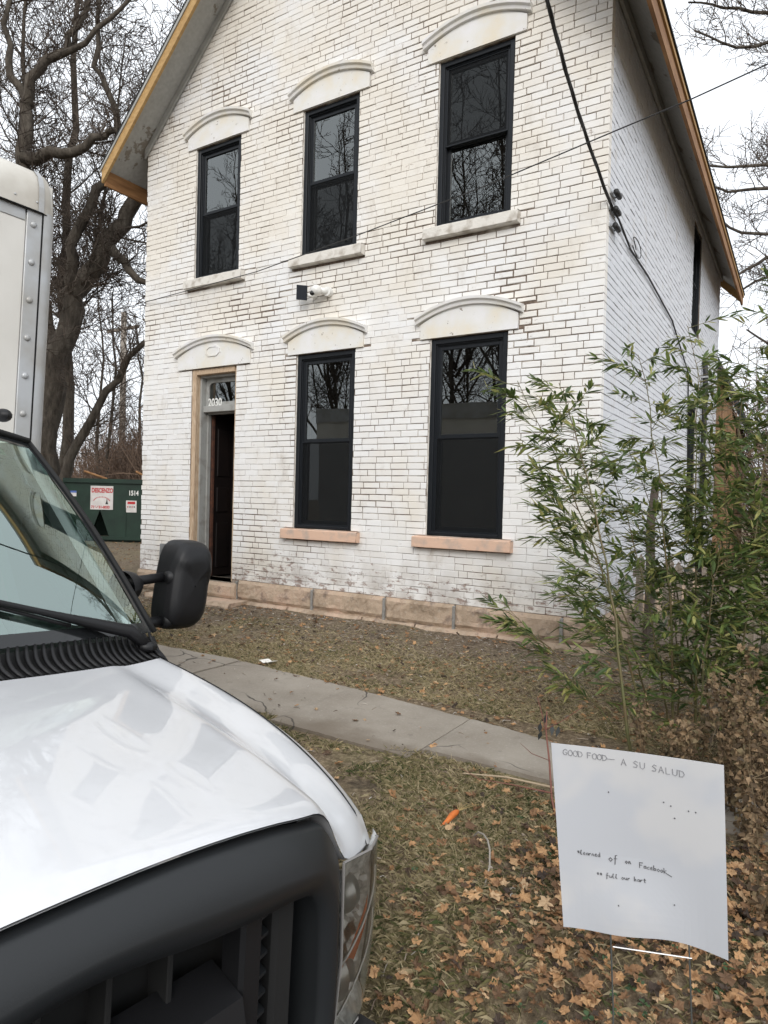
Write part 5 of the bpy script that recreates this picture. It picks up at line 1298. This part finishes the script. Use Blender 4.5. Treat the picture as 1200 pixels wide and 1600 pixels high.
# small trees and brush behind the dumpster
brs = random.Random(77)
names = ['thin bare trunk nearest the dumpster sign in the brush', 'thin bare trunk beside the pale utility pole', 'thin crooked bare tree behind the dumpster middle', 'thin bare tree at the house corner above the dumpster', 'thin bare tree far back between trunk and pole', 'thin bare tree low behind the windshield edge']
for i, (u_, dep) in enumerate([(-20.6, 9.2), (-22.5, 12.6), (-18.5, 8.0), (-17.0, 8.9), (-25, 13), (-21.5, 8.0)]):
    x, y = u_, dep; H = brs.uniform(6, 10); lx = brs.uniform(-.8, .8)
    limb_tree('thin_tree', names[i], [([(x, y, .1), (x+lx*.3, y, H*.35), (x+lx*.6, y+.2, H*.7), (x+lx, y, H)], brs.uniform(.08, .14), .02, 2.6)], 100+i, dens=(2.4, 3.6, 5), group='thin trees behind the dumpster', minr=.009)
def thicket(name, label, n, fn, seed, hh, m_=TWIGR, rad=.010):
    r = random.Random(seed); mb = MB()
    for i in range(n):
        x, y, z = fn(r); H = hh*r.uniform(.4, 1.0); d = Vector((r.uniform(-.5, .5), r.uniform(-.5, .5), 1)).normalized()
        pts = branch_path(r, Vector((x, y, z)), d, H, 5, .25, .0); mb.tube(pts, [rad*1.6, rad*1.4, rad*1.2, rad, rad*.8, rad*.5], 3, cap=False)
        for k in range(6):
            q = pts[r.randint(1, 5)]; bp = branch_path(r, q, (rvec(r)+Vector((0, 0, .4))).normalized(), H*r.uniform(.15, .4), 3, .3, 0); mb.tube(bp, [rad*.8, rad*.7, rad*.5, rad*.3], 3, cap=False)
    o = mb.build(name, m_); tag(o, label, 'brush', kind='stuff'); return o
thicket('thicket', 'brown leafless brush massed behind the dumpster', 2600, lambda r: (lambda t: (-14.5-t*17+r.uniform(-3.5, 3.5), 6.6+t*12+r.uniform(-1, 3), .15))(r.random()), 3, 4.2, rad=.012)
thicket('thicket', 'brown leafless brush massed beyond the fence right of the house', 1500, lambda r: (r.uniform(.7, 6), r.uniform(9, 20), 0), 4, 5.4, rad=.010)
up_ = thing('utility_pole', 'pale wooden utility pole far behind the dumpster', 'pole', (-24.2, 12.9, .2))
c = MB(); c.tube([(-24.2, 12.9, 0), (-24.25, 12.9, 9.5)], [.16, .12], 10); c.build('shaft', mat('grey_pole_wood', (.30, .26, .22), .9, var=.3, vscale=3), up_, smooth=True)
c = MB(); c.box(-25.3, -23.2, 12.8, 12.9, 8.7, 8.82); c.build('crossarm', FW, up_)
# trees across the street: mirrored in the panes and the paint
ac = random.Random(8)
spots = [(-8.5, -18.5, 20), (-12, -21, 21), (-17, -19, 20), (-24.5, -19.5, 20), (-21, -24, 22), (-31, -22, 21), (-5, -24, 20), (-14.5, -28, 22)]
TX = []
for i, (x, y, H) in enumerate(spots):
    lm = [([(x, y, -.3), (x+.1, y, H*.2), (x-.2, y+.2, H*.45), (x+.2, y, H*.75), (x, y, H)], .15, .02, 4.4)]
    for k in range(8):
        a = ac.uniform(0, 6.28); z0 = H*ac.uniform(.12, .5); rr_ = ac.uniform(2.0, 4.4)
        lm.append(([(x, y, z0), (x+cos(a)*rr_*.5, y+sin(a)*rr_*.5, z0+H*.14), (x+cos(a)*rr_, y+sin(a)*rr_, z0+H*.34), (x+cos(a)*rr_*1.15, y+sin(a)*rr_*1.15, z0+H*.5)], .065, .012, 3.4))
    limb_tree('street_tree', 'bare tree across the street, %s in the row mirrored in the windows' % ['first', 'second', 'third', 'fourth', 'fifth', 'sixth', 'seventh', 'eighth'][i], lm, 300+i, dens=(1.7, 3.2, 3.6), group='trees across the street', minr=.014)

# ------------------------------------------------------------------ bamboo
BGREEN = m_leaf('bamboo_leaf', [(.06, .10, .03), (.125, .18, .052), (.22, .275, .08), (.44, .41, .15)], .35, .4)
CULM = mat('olive_bamboo_culm', (.11, .115, .045), .45, .4, col2=(.14, .10, .05), vscale=6)
bam = thing('bamboo_clump', 'tall green bamboo clump growing in front of the house corner', 'bamboo', (1.05, -1.9, 0))
rb2 = random.Random(19)
def blade(mb, p, d, L, W, t):
    """narrow folded leaf"""
    d = d.normalized(); s = d.cross(Vector((0, 0, 1)) + rvec(rb2)*.6)
    s = s.normalized() if s.length > 1e-3 else Vector((1, 0, 0)); n = s.cross(d)
    e = p+d*L-Vector((0, 0, L*.10)); m1 = p+d*L*.3+n*.0; m2 = p+d*L*.65-Vector((0, 0, L*.05))
    mb.add([p, m1+s*W, m2+s*W*.85, e, m2-s*W*.85, m1-s*W, m1-n*W*.25, m2-n*W*.25], [(0, 1, 6), (1, 2, 7, 6), (2, 3, 7), (0, 6, 5), (6, 7, 4, 5), (7, 3, 4)], 0, t)
def spray(lv, sm, p, d, L, nl, big=1.0):
    """side shoot with a fan of leaves"""
    pts = branch_path(rb2, p, d, L, 4, .16, -.03); sm.tube(pts, [.0028, .0022, .0018, .0014, .001], 4, cap=False)
    for k in range(nl):
        f = .25+.75*(k+.5)/nl; i = min(3, int(f*4)); q = pts[i].lerp(pts[i+1], f*4-i); ax = (pts[i+1]-pts[i]).normalized()
        o = rvec(rb2); o.z -= .15; o = (o-ax*o.dot(ax)*.8)
        blade(lv, q, ax*rb2.uniform(.5, 1.1)+o*rb2.uniform(.35, .8), rb2.uniform(.06, .135)*big, rb2.uniform(.007, .012)*big, rb2.random()**1.4)
def culm(base, top, lean, nsp, r0=.009, z_start=.25, dirb=None, spL=(.25, .55), nl=(13, 22)):
    sm, lv = MB(), MB(); B, Tp = Vector(base), Vector(top); n = 14; pts = []
    for i in range(n+1):
        f = i/n; p = B.lerp(Tp, f); p += Vector((lean[0], lean[1], 0))*(f**2.2) - Vector((lean[0], lean[1], 0))*f*.3; pts.append(p+rvec(rb2)*.01)
    sm.tube(pts, [max(.002, r0*(1-.8*i/n)) for i in range(n+1)], 7, cap=False)
    for i in range(1, n):     # nodes
        sm.tube([pts[i]-Vector((0, 0, .004)), pts[i]+Vector((0, 0, .004))], r0*(1-.8*i/n)+.0022, 7, cap=False)
    nsp = int(nsp*1.55)
    for k in range(nsp):
        f = z_start+(1-z_start)*((k+rb2.random())/nsp)**.85; i = min(n-1, int(f*n)); p = pts[i].lerp(pts[i+1], f*n-i)
        a = rb2.uniform(0, 6.283); d = Vector((cos(a), sin(a), rb2.uniform(.15, .7)))
        if dirb and rb2.random() < .5: d = d*.45+Vector(dirb)
        spray(lv, sm, p, d.normalized(), rb2.uniform(*spL)*(1.15-.5*f), rb2.randint(*nl))
    c_ = sm.build('culm', CULM, bam, smooth=True); lv.build('leaves', BGREEN, c_, tint=True)
LFT = (-.8, -.25, .15)
culm((.84, -2.34, -.05), (.45, -2.1, 2.25), (-.25, .0), 26, .011, .22, LFT)          # the bare stem in front
culm((.86, -1.95, -.05), (.30, -2.25, 2.25), (-.35, -.1), 24, .008, .15, LFT)
culm((.80, -1.60, -.05), (.50, -1.8, 1.55), (-.45, -.25), 20, .007, .12, LFT)
culm((.98, -1.75, -.05), (.85, -1.85, 2.45), (-.2, 0), 26, .009, .12)
culm((1.10, -1.75, -.05), (1.05, -1.75, 2.35), (.0, 0), 26, .009, .12)
culm((1.22, -1.45, -.05), (1.25, -1.5, 2.55), (.1, 0), 26, .009, .12)
culm((1.36, -1.90, -.05), (1.40, -1.8, 2.15), (.12, .0), 24, .008, .10)
culm((1.52, -1.60, -.05), (1.55, -1.55, 2.4), (.1, 0), 24, .008, .10)
culm((1.30, -1.30, -.05), (1.05, -1.25, 2.75), (-.2, 0), 24, .008, .12)
culm((1.62, -1.25, -.05), (1.75, -1.2, 2.3), (.1, 0), 22, .008, .10)
culm((1.72, -1.75, -.05), (1.85, -1.7, 2.1), (.1, 0), 20, .008, .10)
culm((1.85, -1.45, -.05), (1.95, -1.4, 2.7), (.0, 0), 26, .008, .08)
culm((1.95, -1.9, -.05), (2.0, -1.85, 2.3), (-.1, 0), 24, .008, .08)
culm((1.68, -1.05, -.05), (1.60, -1.0, 2.9), (-.1, 0), 26, .008, .10)
culm((1.15, -1.55, -.05), (1.12, -1.6, 1.45), (.0, -.1), 24, .006, .06)
culm((1.60, -1.55, -.05), (1.60, -1.6, 1.5), (.0, -.1), 24, .006, .06)
culm((1.78, -1.95, -.05), (1.80, -1.95, 1.3), (.0, -.1), 20, .006, .06)
culm((.92, -1.60, -.05), (.62, -1.75, 1.95), (-.25, -.1), 22, .007, .08, LFT)
culm((1.28, -1.65, -.05), (1.22, -1.7, 1.9), (.0, 0), 22, .007, .06)
culm((1.05, -1.25, -.05), (.75, -1.3, 1.9), (-.3, -.1), 22, .008, .10, LFT)
culm((.95, -1.35, -.05), (.90, -1.4, 1.35), (-.1, -.1), 20, .006, .08)
culm((1.45, -1.35, -.05), (1.42, -1.35, 1.5), (-.1, -.1), 20, .006, .08)
culm((.72, -2.05, -.05), (.20, -2.2, .75), (-.25, -.1), 12, .005, .2, LFT, (.2, .4))
culm((1.15, -2.10, -.05), (1.2, -2.05, 1.2), (.05, 0), 16, .006, .1)
culm((1.55, -2.0, -.05), (1.62, -1.95, 1.3), (.05, 0), 16, .006, .1)

# ------------------------------------------------------------------ withered weeds at the right
WEED = m_leaf('withered_leaf', [(.06, .04, .022), (.18, .12, .066), (.34, .23, .13), (.15, .12, .06)], .2, .8)
WSTEM = mat('brown_weed_stem', (.12, .085, .045), .85)
rw = random.Random(41)
def crumple(mb, p, L, t):
    d = rvec(rw); d.z = d.z*.5-.5; d.normalize(); s = d.cross(rvec(rw)).normalized(); n = s.cross(d); W = L*rw.uniform(.22, .4)
    k = rw.uniform(-.4, .4)*L
    mb.add([p, p+d*L*.35+s*W+n*k*.5, p+d*L*.75+s*W*.7-n*k, p+d*L+n*k*.6, p+d*L*.7-s*W*.7+n*k*.3, p+d*L*.35-s*W-n*k*.6, p+d*L*.5+n*k*.5], [(0, 1, 6), (1, 2, 6), (2, 3, 6), (3, 4, 6), (4, 5, 6), (5, 0, 6)], 0, t)
wl_ = ['withered brown weed directly behind the top edge of the yard sign', 'withered brown weed behind the right corner of the sign', 'tall withered weed right of the sign near the picture edge', 'withered weed at the foot of the rightmost bamboo stems', 'withered weed between sign and bare bamboo stem', 'low withered weed beside the lower right of the sign', 'withered weed in front of the middle bamboo stems', 'withered weed at the far right before the fence']
wpos = [(1.18, -2.75, .55), (1.42, -2.95, .75), (1.62, -3.05, .85), (1.60, -2.4, .80), (1.02, -2.5, .42), (1.66, -3.75, .55), (1.30, -2.35, .62), (1.80, -2.6, .85)]
for i, (x, y, H) in enumerate(wpos):
    wd = thing('withered_weed', wl_[i], 'weed', (x, y, h(x, y)), 'withered weeds by the sign'); sm, lv = MB(), MB()
    for k in range(7):
        x1, y1 = x+rw.uniform(-.16, .16), y+rw.uniform(-.16, .16); hh_ = H*rw.uniform(.65, 1.1)
        pts = branch_path(rw, Vector((x1, y1, h(x1, y1)-.02)), Vector((rw.uniform(-.2, .2), rw.uniform(-.2, .2), 1)).normalized(), hh_, 6, .10, .05); sm.tube(pts, [.005, .0045, .004, .0035, .003, .002, .001], 5, cap=False)
        for q in range(int(105*hh_/.6)):
            f = rw.uniform(.08, 1); j = min(5, int(f*6)); p = pts[j].lerp(pts[j+1], f*6-j)+rvec(rw)*rw.uniform(.003, .05); crumple(lv, p, rw.uniform(.012, .045), rw.random())
        for q in range(5):
            p = pts[rw.randint(1, 5)]; sm.tube(branch_path(rw, p, rvec(rw), rw.uniform(.08, .22), 3, .3, .05), [.002, .0015, .001, .0008], 4, cap=False)
    sm.build('stem', WSTEM, wd); lv.build('leaves', WEED, wd, tint=True)

# ------------------------------------------------------------------ fallen leaves
LEAFM = m_leaf('fallen_maple_leaf', [(.05, .032, .021), (.17, .092, .045), (.35, .19, .088), (.50, .29, .135), (.55, .38, .22)], .12, .75)
rl = random.Random(63)
OUT = []
_lob = [(-90, .30), (-70, .66), (-52, .56), (-32, .86), (-14, .64), (8, .95), (26, .74), (50, .98), (68, .76), (90, 1.08), (112, .76), (130, .98), (154, .74), (172, .95), (194, .64), (212, .86), (232, .56), (250, .66)]
for a, r_ in _lob: OUT.append((cos(radians(a))*r_, sin(radians(a))*r_))
def leaf_mesh(mb, p, size, yaw, tilt, roll, curl, t):
    Rm = Matrix.Rotation(yaw, 3, 'Z') @ Matrix.Rotation(tilt, 3, 'X') @ Matrix.Rotation(roll, 3, 'Y')
    vs = [Vector((0, 0, 0))]; ph = rl.uniform(0, 6.28); sq = rl.uniform(.5, 1.05); blob = rl.choice([0, 0, .35, .9, 1.0])
    for i, (x, y) in enumerate(OUT):
        rr_ = x*x+y*y; kx = (1+.22*sin(ph*3+i*1.7)+.1*sin(ph*5+i*4.1))*(1+blob*(.78/sqrt(rr_)-1)); x *= kx*sq; y *= kx; vs.append(Vector((x, y, curl*rr_*(1+.6*sin(ph+i*1.1))+.10*sin(ph*2+i*2.3))))
    n = len(OUT); V = [p+(Rm @ v)*size*.5 for v in vs]
    mn = min(v.z for v in V); lift = max(0, h(p.x, p.y)+.004-mn)*.7
    V = [v+Vector((0, 0, lift)) for v in V]
    # stalk
    fs = [(0, i+1, (i+1) % n+1) for i in range(n)]
    mb.add(V, fs, 0, t)
def on_walk(x, y): return walk_lo(x)-.02 < y < walk_hi(x)+.02
cands = []
def dens_leaf(x, y):
    e = street_edge(x)
    if y < e-.1: return .15
    if on_walk(x, y): return .03
    if y < -3.05:
        near = smooth(.35, 1.05, x+.5*noise.noise((x*1.5, y*1.5, 7))-.12*(y+4)) 
        return .10+.52*near
    if y < -.05:
        return .42+.35*smooth(.1, 1.0, x)+.35*max(0, noise.noise((x*1.1, y*1.3, 2)))
    return .2 if x > 0 else 0.0
tries = 0
while len(cands) < 8200 and tries < 40000:
    tries += 1
    if rl.random() < .45: x, y = rl.uniform(.1, 2.6), rl.uniform(-5.0, -3.05)
    else: x, y = rl.uniform(-6.5, 3.2), rl.uniform(-4.4, 1.2)
    if x < 0 and y > -.12: continue
    if rl.random() < dens_leaf(x, y): cands.append((x, y))
def lparams(x, y):
    near = y < -3.05
    return dict(size=rl.choice([rl.uniform(.02, .045), rl.uniform(.03, .072)]) if near else rl.uniform(.018, .065), yaw=rl.uniform(0, 6.28), tilt=rl.gauss(0, .26), roll=rl.gauss(0, .26), curl=rl.uniform(-.15, .5), t=min(1, max(0, rl.gauss(.45, .3))))
def px_of(x, y):
    d = Vector((x, y, 0))-camp; zc = d.dot(_fw)
    if zc < .3: return None
    return d.dot(_r)/zc*1055.4, d.dot(_u)/zc*1055.4, zc
for _k in range(1500):
    cands.append((rl.uniform(-14, -6.7), rl.uniform(-.5, 5)))
vis_l = []
for c_ in cands:
    q = px_of(*c_)
    if q and abs(q[0]) < 590 and abs(q[1]) < 790 and q[0] > -10: vis_l.append((q[2], c_))
vis_l.sort(); solo_l = set(c_ for _, c_ in vis_l[:300])
litter = MB(); pile = 0
for c_ in cands:
    p = lparams(*c_); z = h(*c_)+rl.uniform(.004, .035 if c_[1] < -3.05 and c_[0] > .3 else .012)
    if on_walk(*c_): z = max(z, .014)
    if c_ in solo_l:
        mb = MB(); leaf_mesh(mb, Vector((*c_, z)), **p); mb.build('leaf', LEAFM, lawn, tint=True)
    else: leaf_mesh(litter, Vector((*c_, z)), **p)
o = litter.build('leaf_litter', LEAFM, tint=True); tag(o, 'dry brown leaf litter covering the lawn around the sign', 'leaves', kind='stuff')

# ------------------------------------------------------------------ grass and debris
GRASSM = m_leaf('yellowing_grass', [(.07, .095, .03), (.19, .175, .075), (.40, .33, .19), (.52, .44, .28)], .2, .7)
gr = MB(); rg = random.Random(90)
def gdens(x, y):
    if on_walk(x, y): return 0.0
    if y < street_edge(x)-.02: return 0.0
    n = noise.noise((x*1.3, y*1.3, 11)); n2 = noise.noise((x*4, y*4, 3))
    if y < -3.05: return max(0, .45+1.1*n+.45*n2)*(1-.6*smooth(.4, 1.0, x))
    return max(0, .45+.8*n+.3*n2)*smooth(-.35, -1.2, y)*(1-.45*smooth(.3, 1.0, x))+.5*smooth(-1.75, -2.0, y)
cnt = 0; tries = 0
while cnt < 95000 and tries < 500000:
    tries += 1
    if rg.random() < .66: x, y = rg.uniform(-2.2, 2.4), rg.uniform(-4.95, -3.03)
    else: x, y = rg.uniform(-6.0, 3.0), rg.uniform(-2.1, -.2)
    if rg.random() > gdens(x, y): continue
    cnt += 1; z = h(x, y)-.004; a = rg.uniform(0, 6.28); L = rg.uniform(.02, .06)*(1.2 if y < -3 else 1.25)
    flat = rg.uniform(.4, 1.6); d = Vector((cos(a)*flat, sin(a)*flat, rg.uniform(.25, 1))).normalized()*L; s = Vector((-sin(a), cos(a), 0))*rg.uniform(.0010, .0022)
    p = Vector((x, y, z)); m_ = p+d*.55; e = p+d-Vector((0, 0, L*.25*flat))
    gcol = min(1, max(0, rg.gauss(.6 if y < -3 else .75, .3)-.5*max(0, noise.noise((x*2, y*2, 31)))))
    gr.add([p-s, p+s, m_+s*.8, e, m_-s*.8], [(0, 1, 2, 3, 4)], 0, gcol)
o = gr.build('grass', GRASSM, tint=True); tag(o, 'short yellowing grass tufts on the lawn', 'grass', kind='stuff')
db = MB(); rd = random.Random(12)
for i in range(5500):
    if rd.random() < .6: x, y = rd.uniform(-6.3, 1.4), -.15-abs(rd.gauss(0, .7))
    else: x, y = rd.uniform(-3, 2.4), rd.uniform(-4.7, -.2)
    if y < -4.7: continue
    z = h(x, y)+.004 if not on_walk(x, y) else .006
    if on_walk(x, y) and rd.random() < .8: continue
    a = rd.uniform(0, 6.28); L = rd.uniform(.01, .07); k = rd.random()
    if k < .75: db.tube([(x, y, z+.004), (x+cos(a)*L*.5, y+sin(a)*L*.5, z+rd.uniform(.003, .015)), (x+cos(a)*L, y+sin(a)*L, z+.004)], rd.uniform(.001, .0028), 3, cap=False, t=rd.random())
    else:
        s_ = rd.uniform(.004, .014); db.sphere((x, y, z), (s_, s_*.8, s_*.5), 5, 4); db.t[-12:] = [rd.random()]*12
DEB = m_leaf('ground_debris', [(.06, .048, .036), (.19, .14, .10), (.33, .26, .19), (.55, .51, .46)], .0, .9)
o = db.build('debris', DEB, tint=True); tag(o, 'twigs, chips and rubble strewn along the house wall', 'debris', kind='stuff')
# clover sprigs by the stake
cl = MB(); rc = random.Random(2)
CLV = m_leaf('clover_leaf', [(.025, .06, .02), (.045, .09, .03), (.07, .12, .045)], .3, .5)
for i in range(90):
    x, y = rc.gauss(1.35, .25), rc.gauss(-4.45, .25)
    if i % 3 == 0: x, y = rc.uniform(.2, 1.8), rc.uniform(-4.7, -3.2)
    z = h(x, y)+rc.uniform(.015, .05); s_ = rc.uniform(.005, .012)
    for k in range(3):
        a = k*2.09+rc.uniform(-.3, .3); c0 = Vector((x+cos(a)*s_, y+sin(a)*s_, z)); cl.add([c0+Vector((cos(b)*s_*.8, sin(b)*s_*.8, rc.uniform(-.004, .004))) for b in [j*1.047 for j in range(6)]], [(0, 1, 2, 3, 4, 5)], 0, rc.random())
o = cl.build('clover', CLV, tint=True); tag(o, 'green clover sprigs among the leaves', 'clover', kind='stuff')
for o in list(bpy.data.objects):
    if '_local' in o: del o['_local']
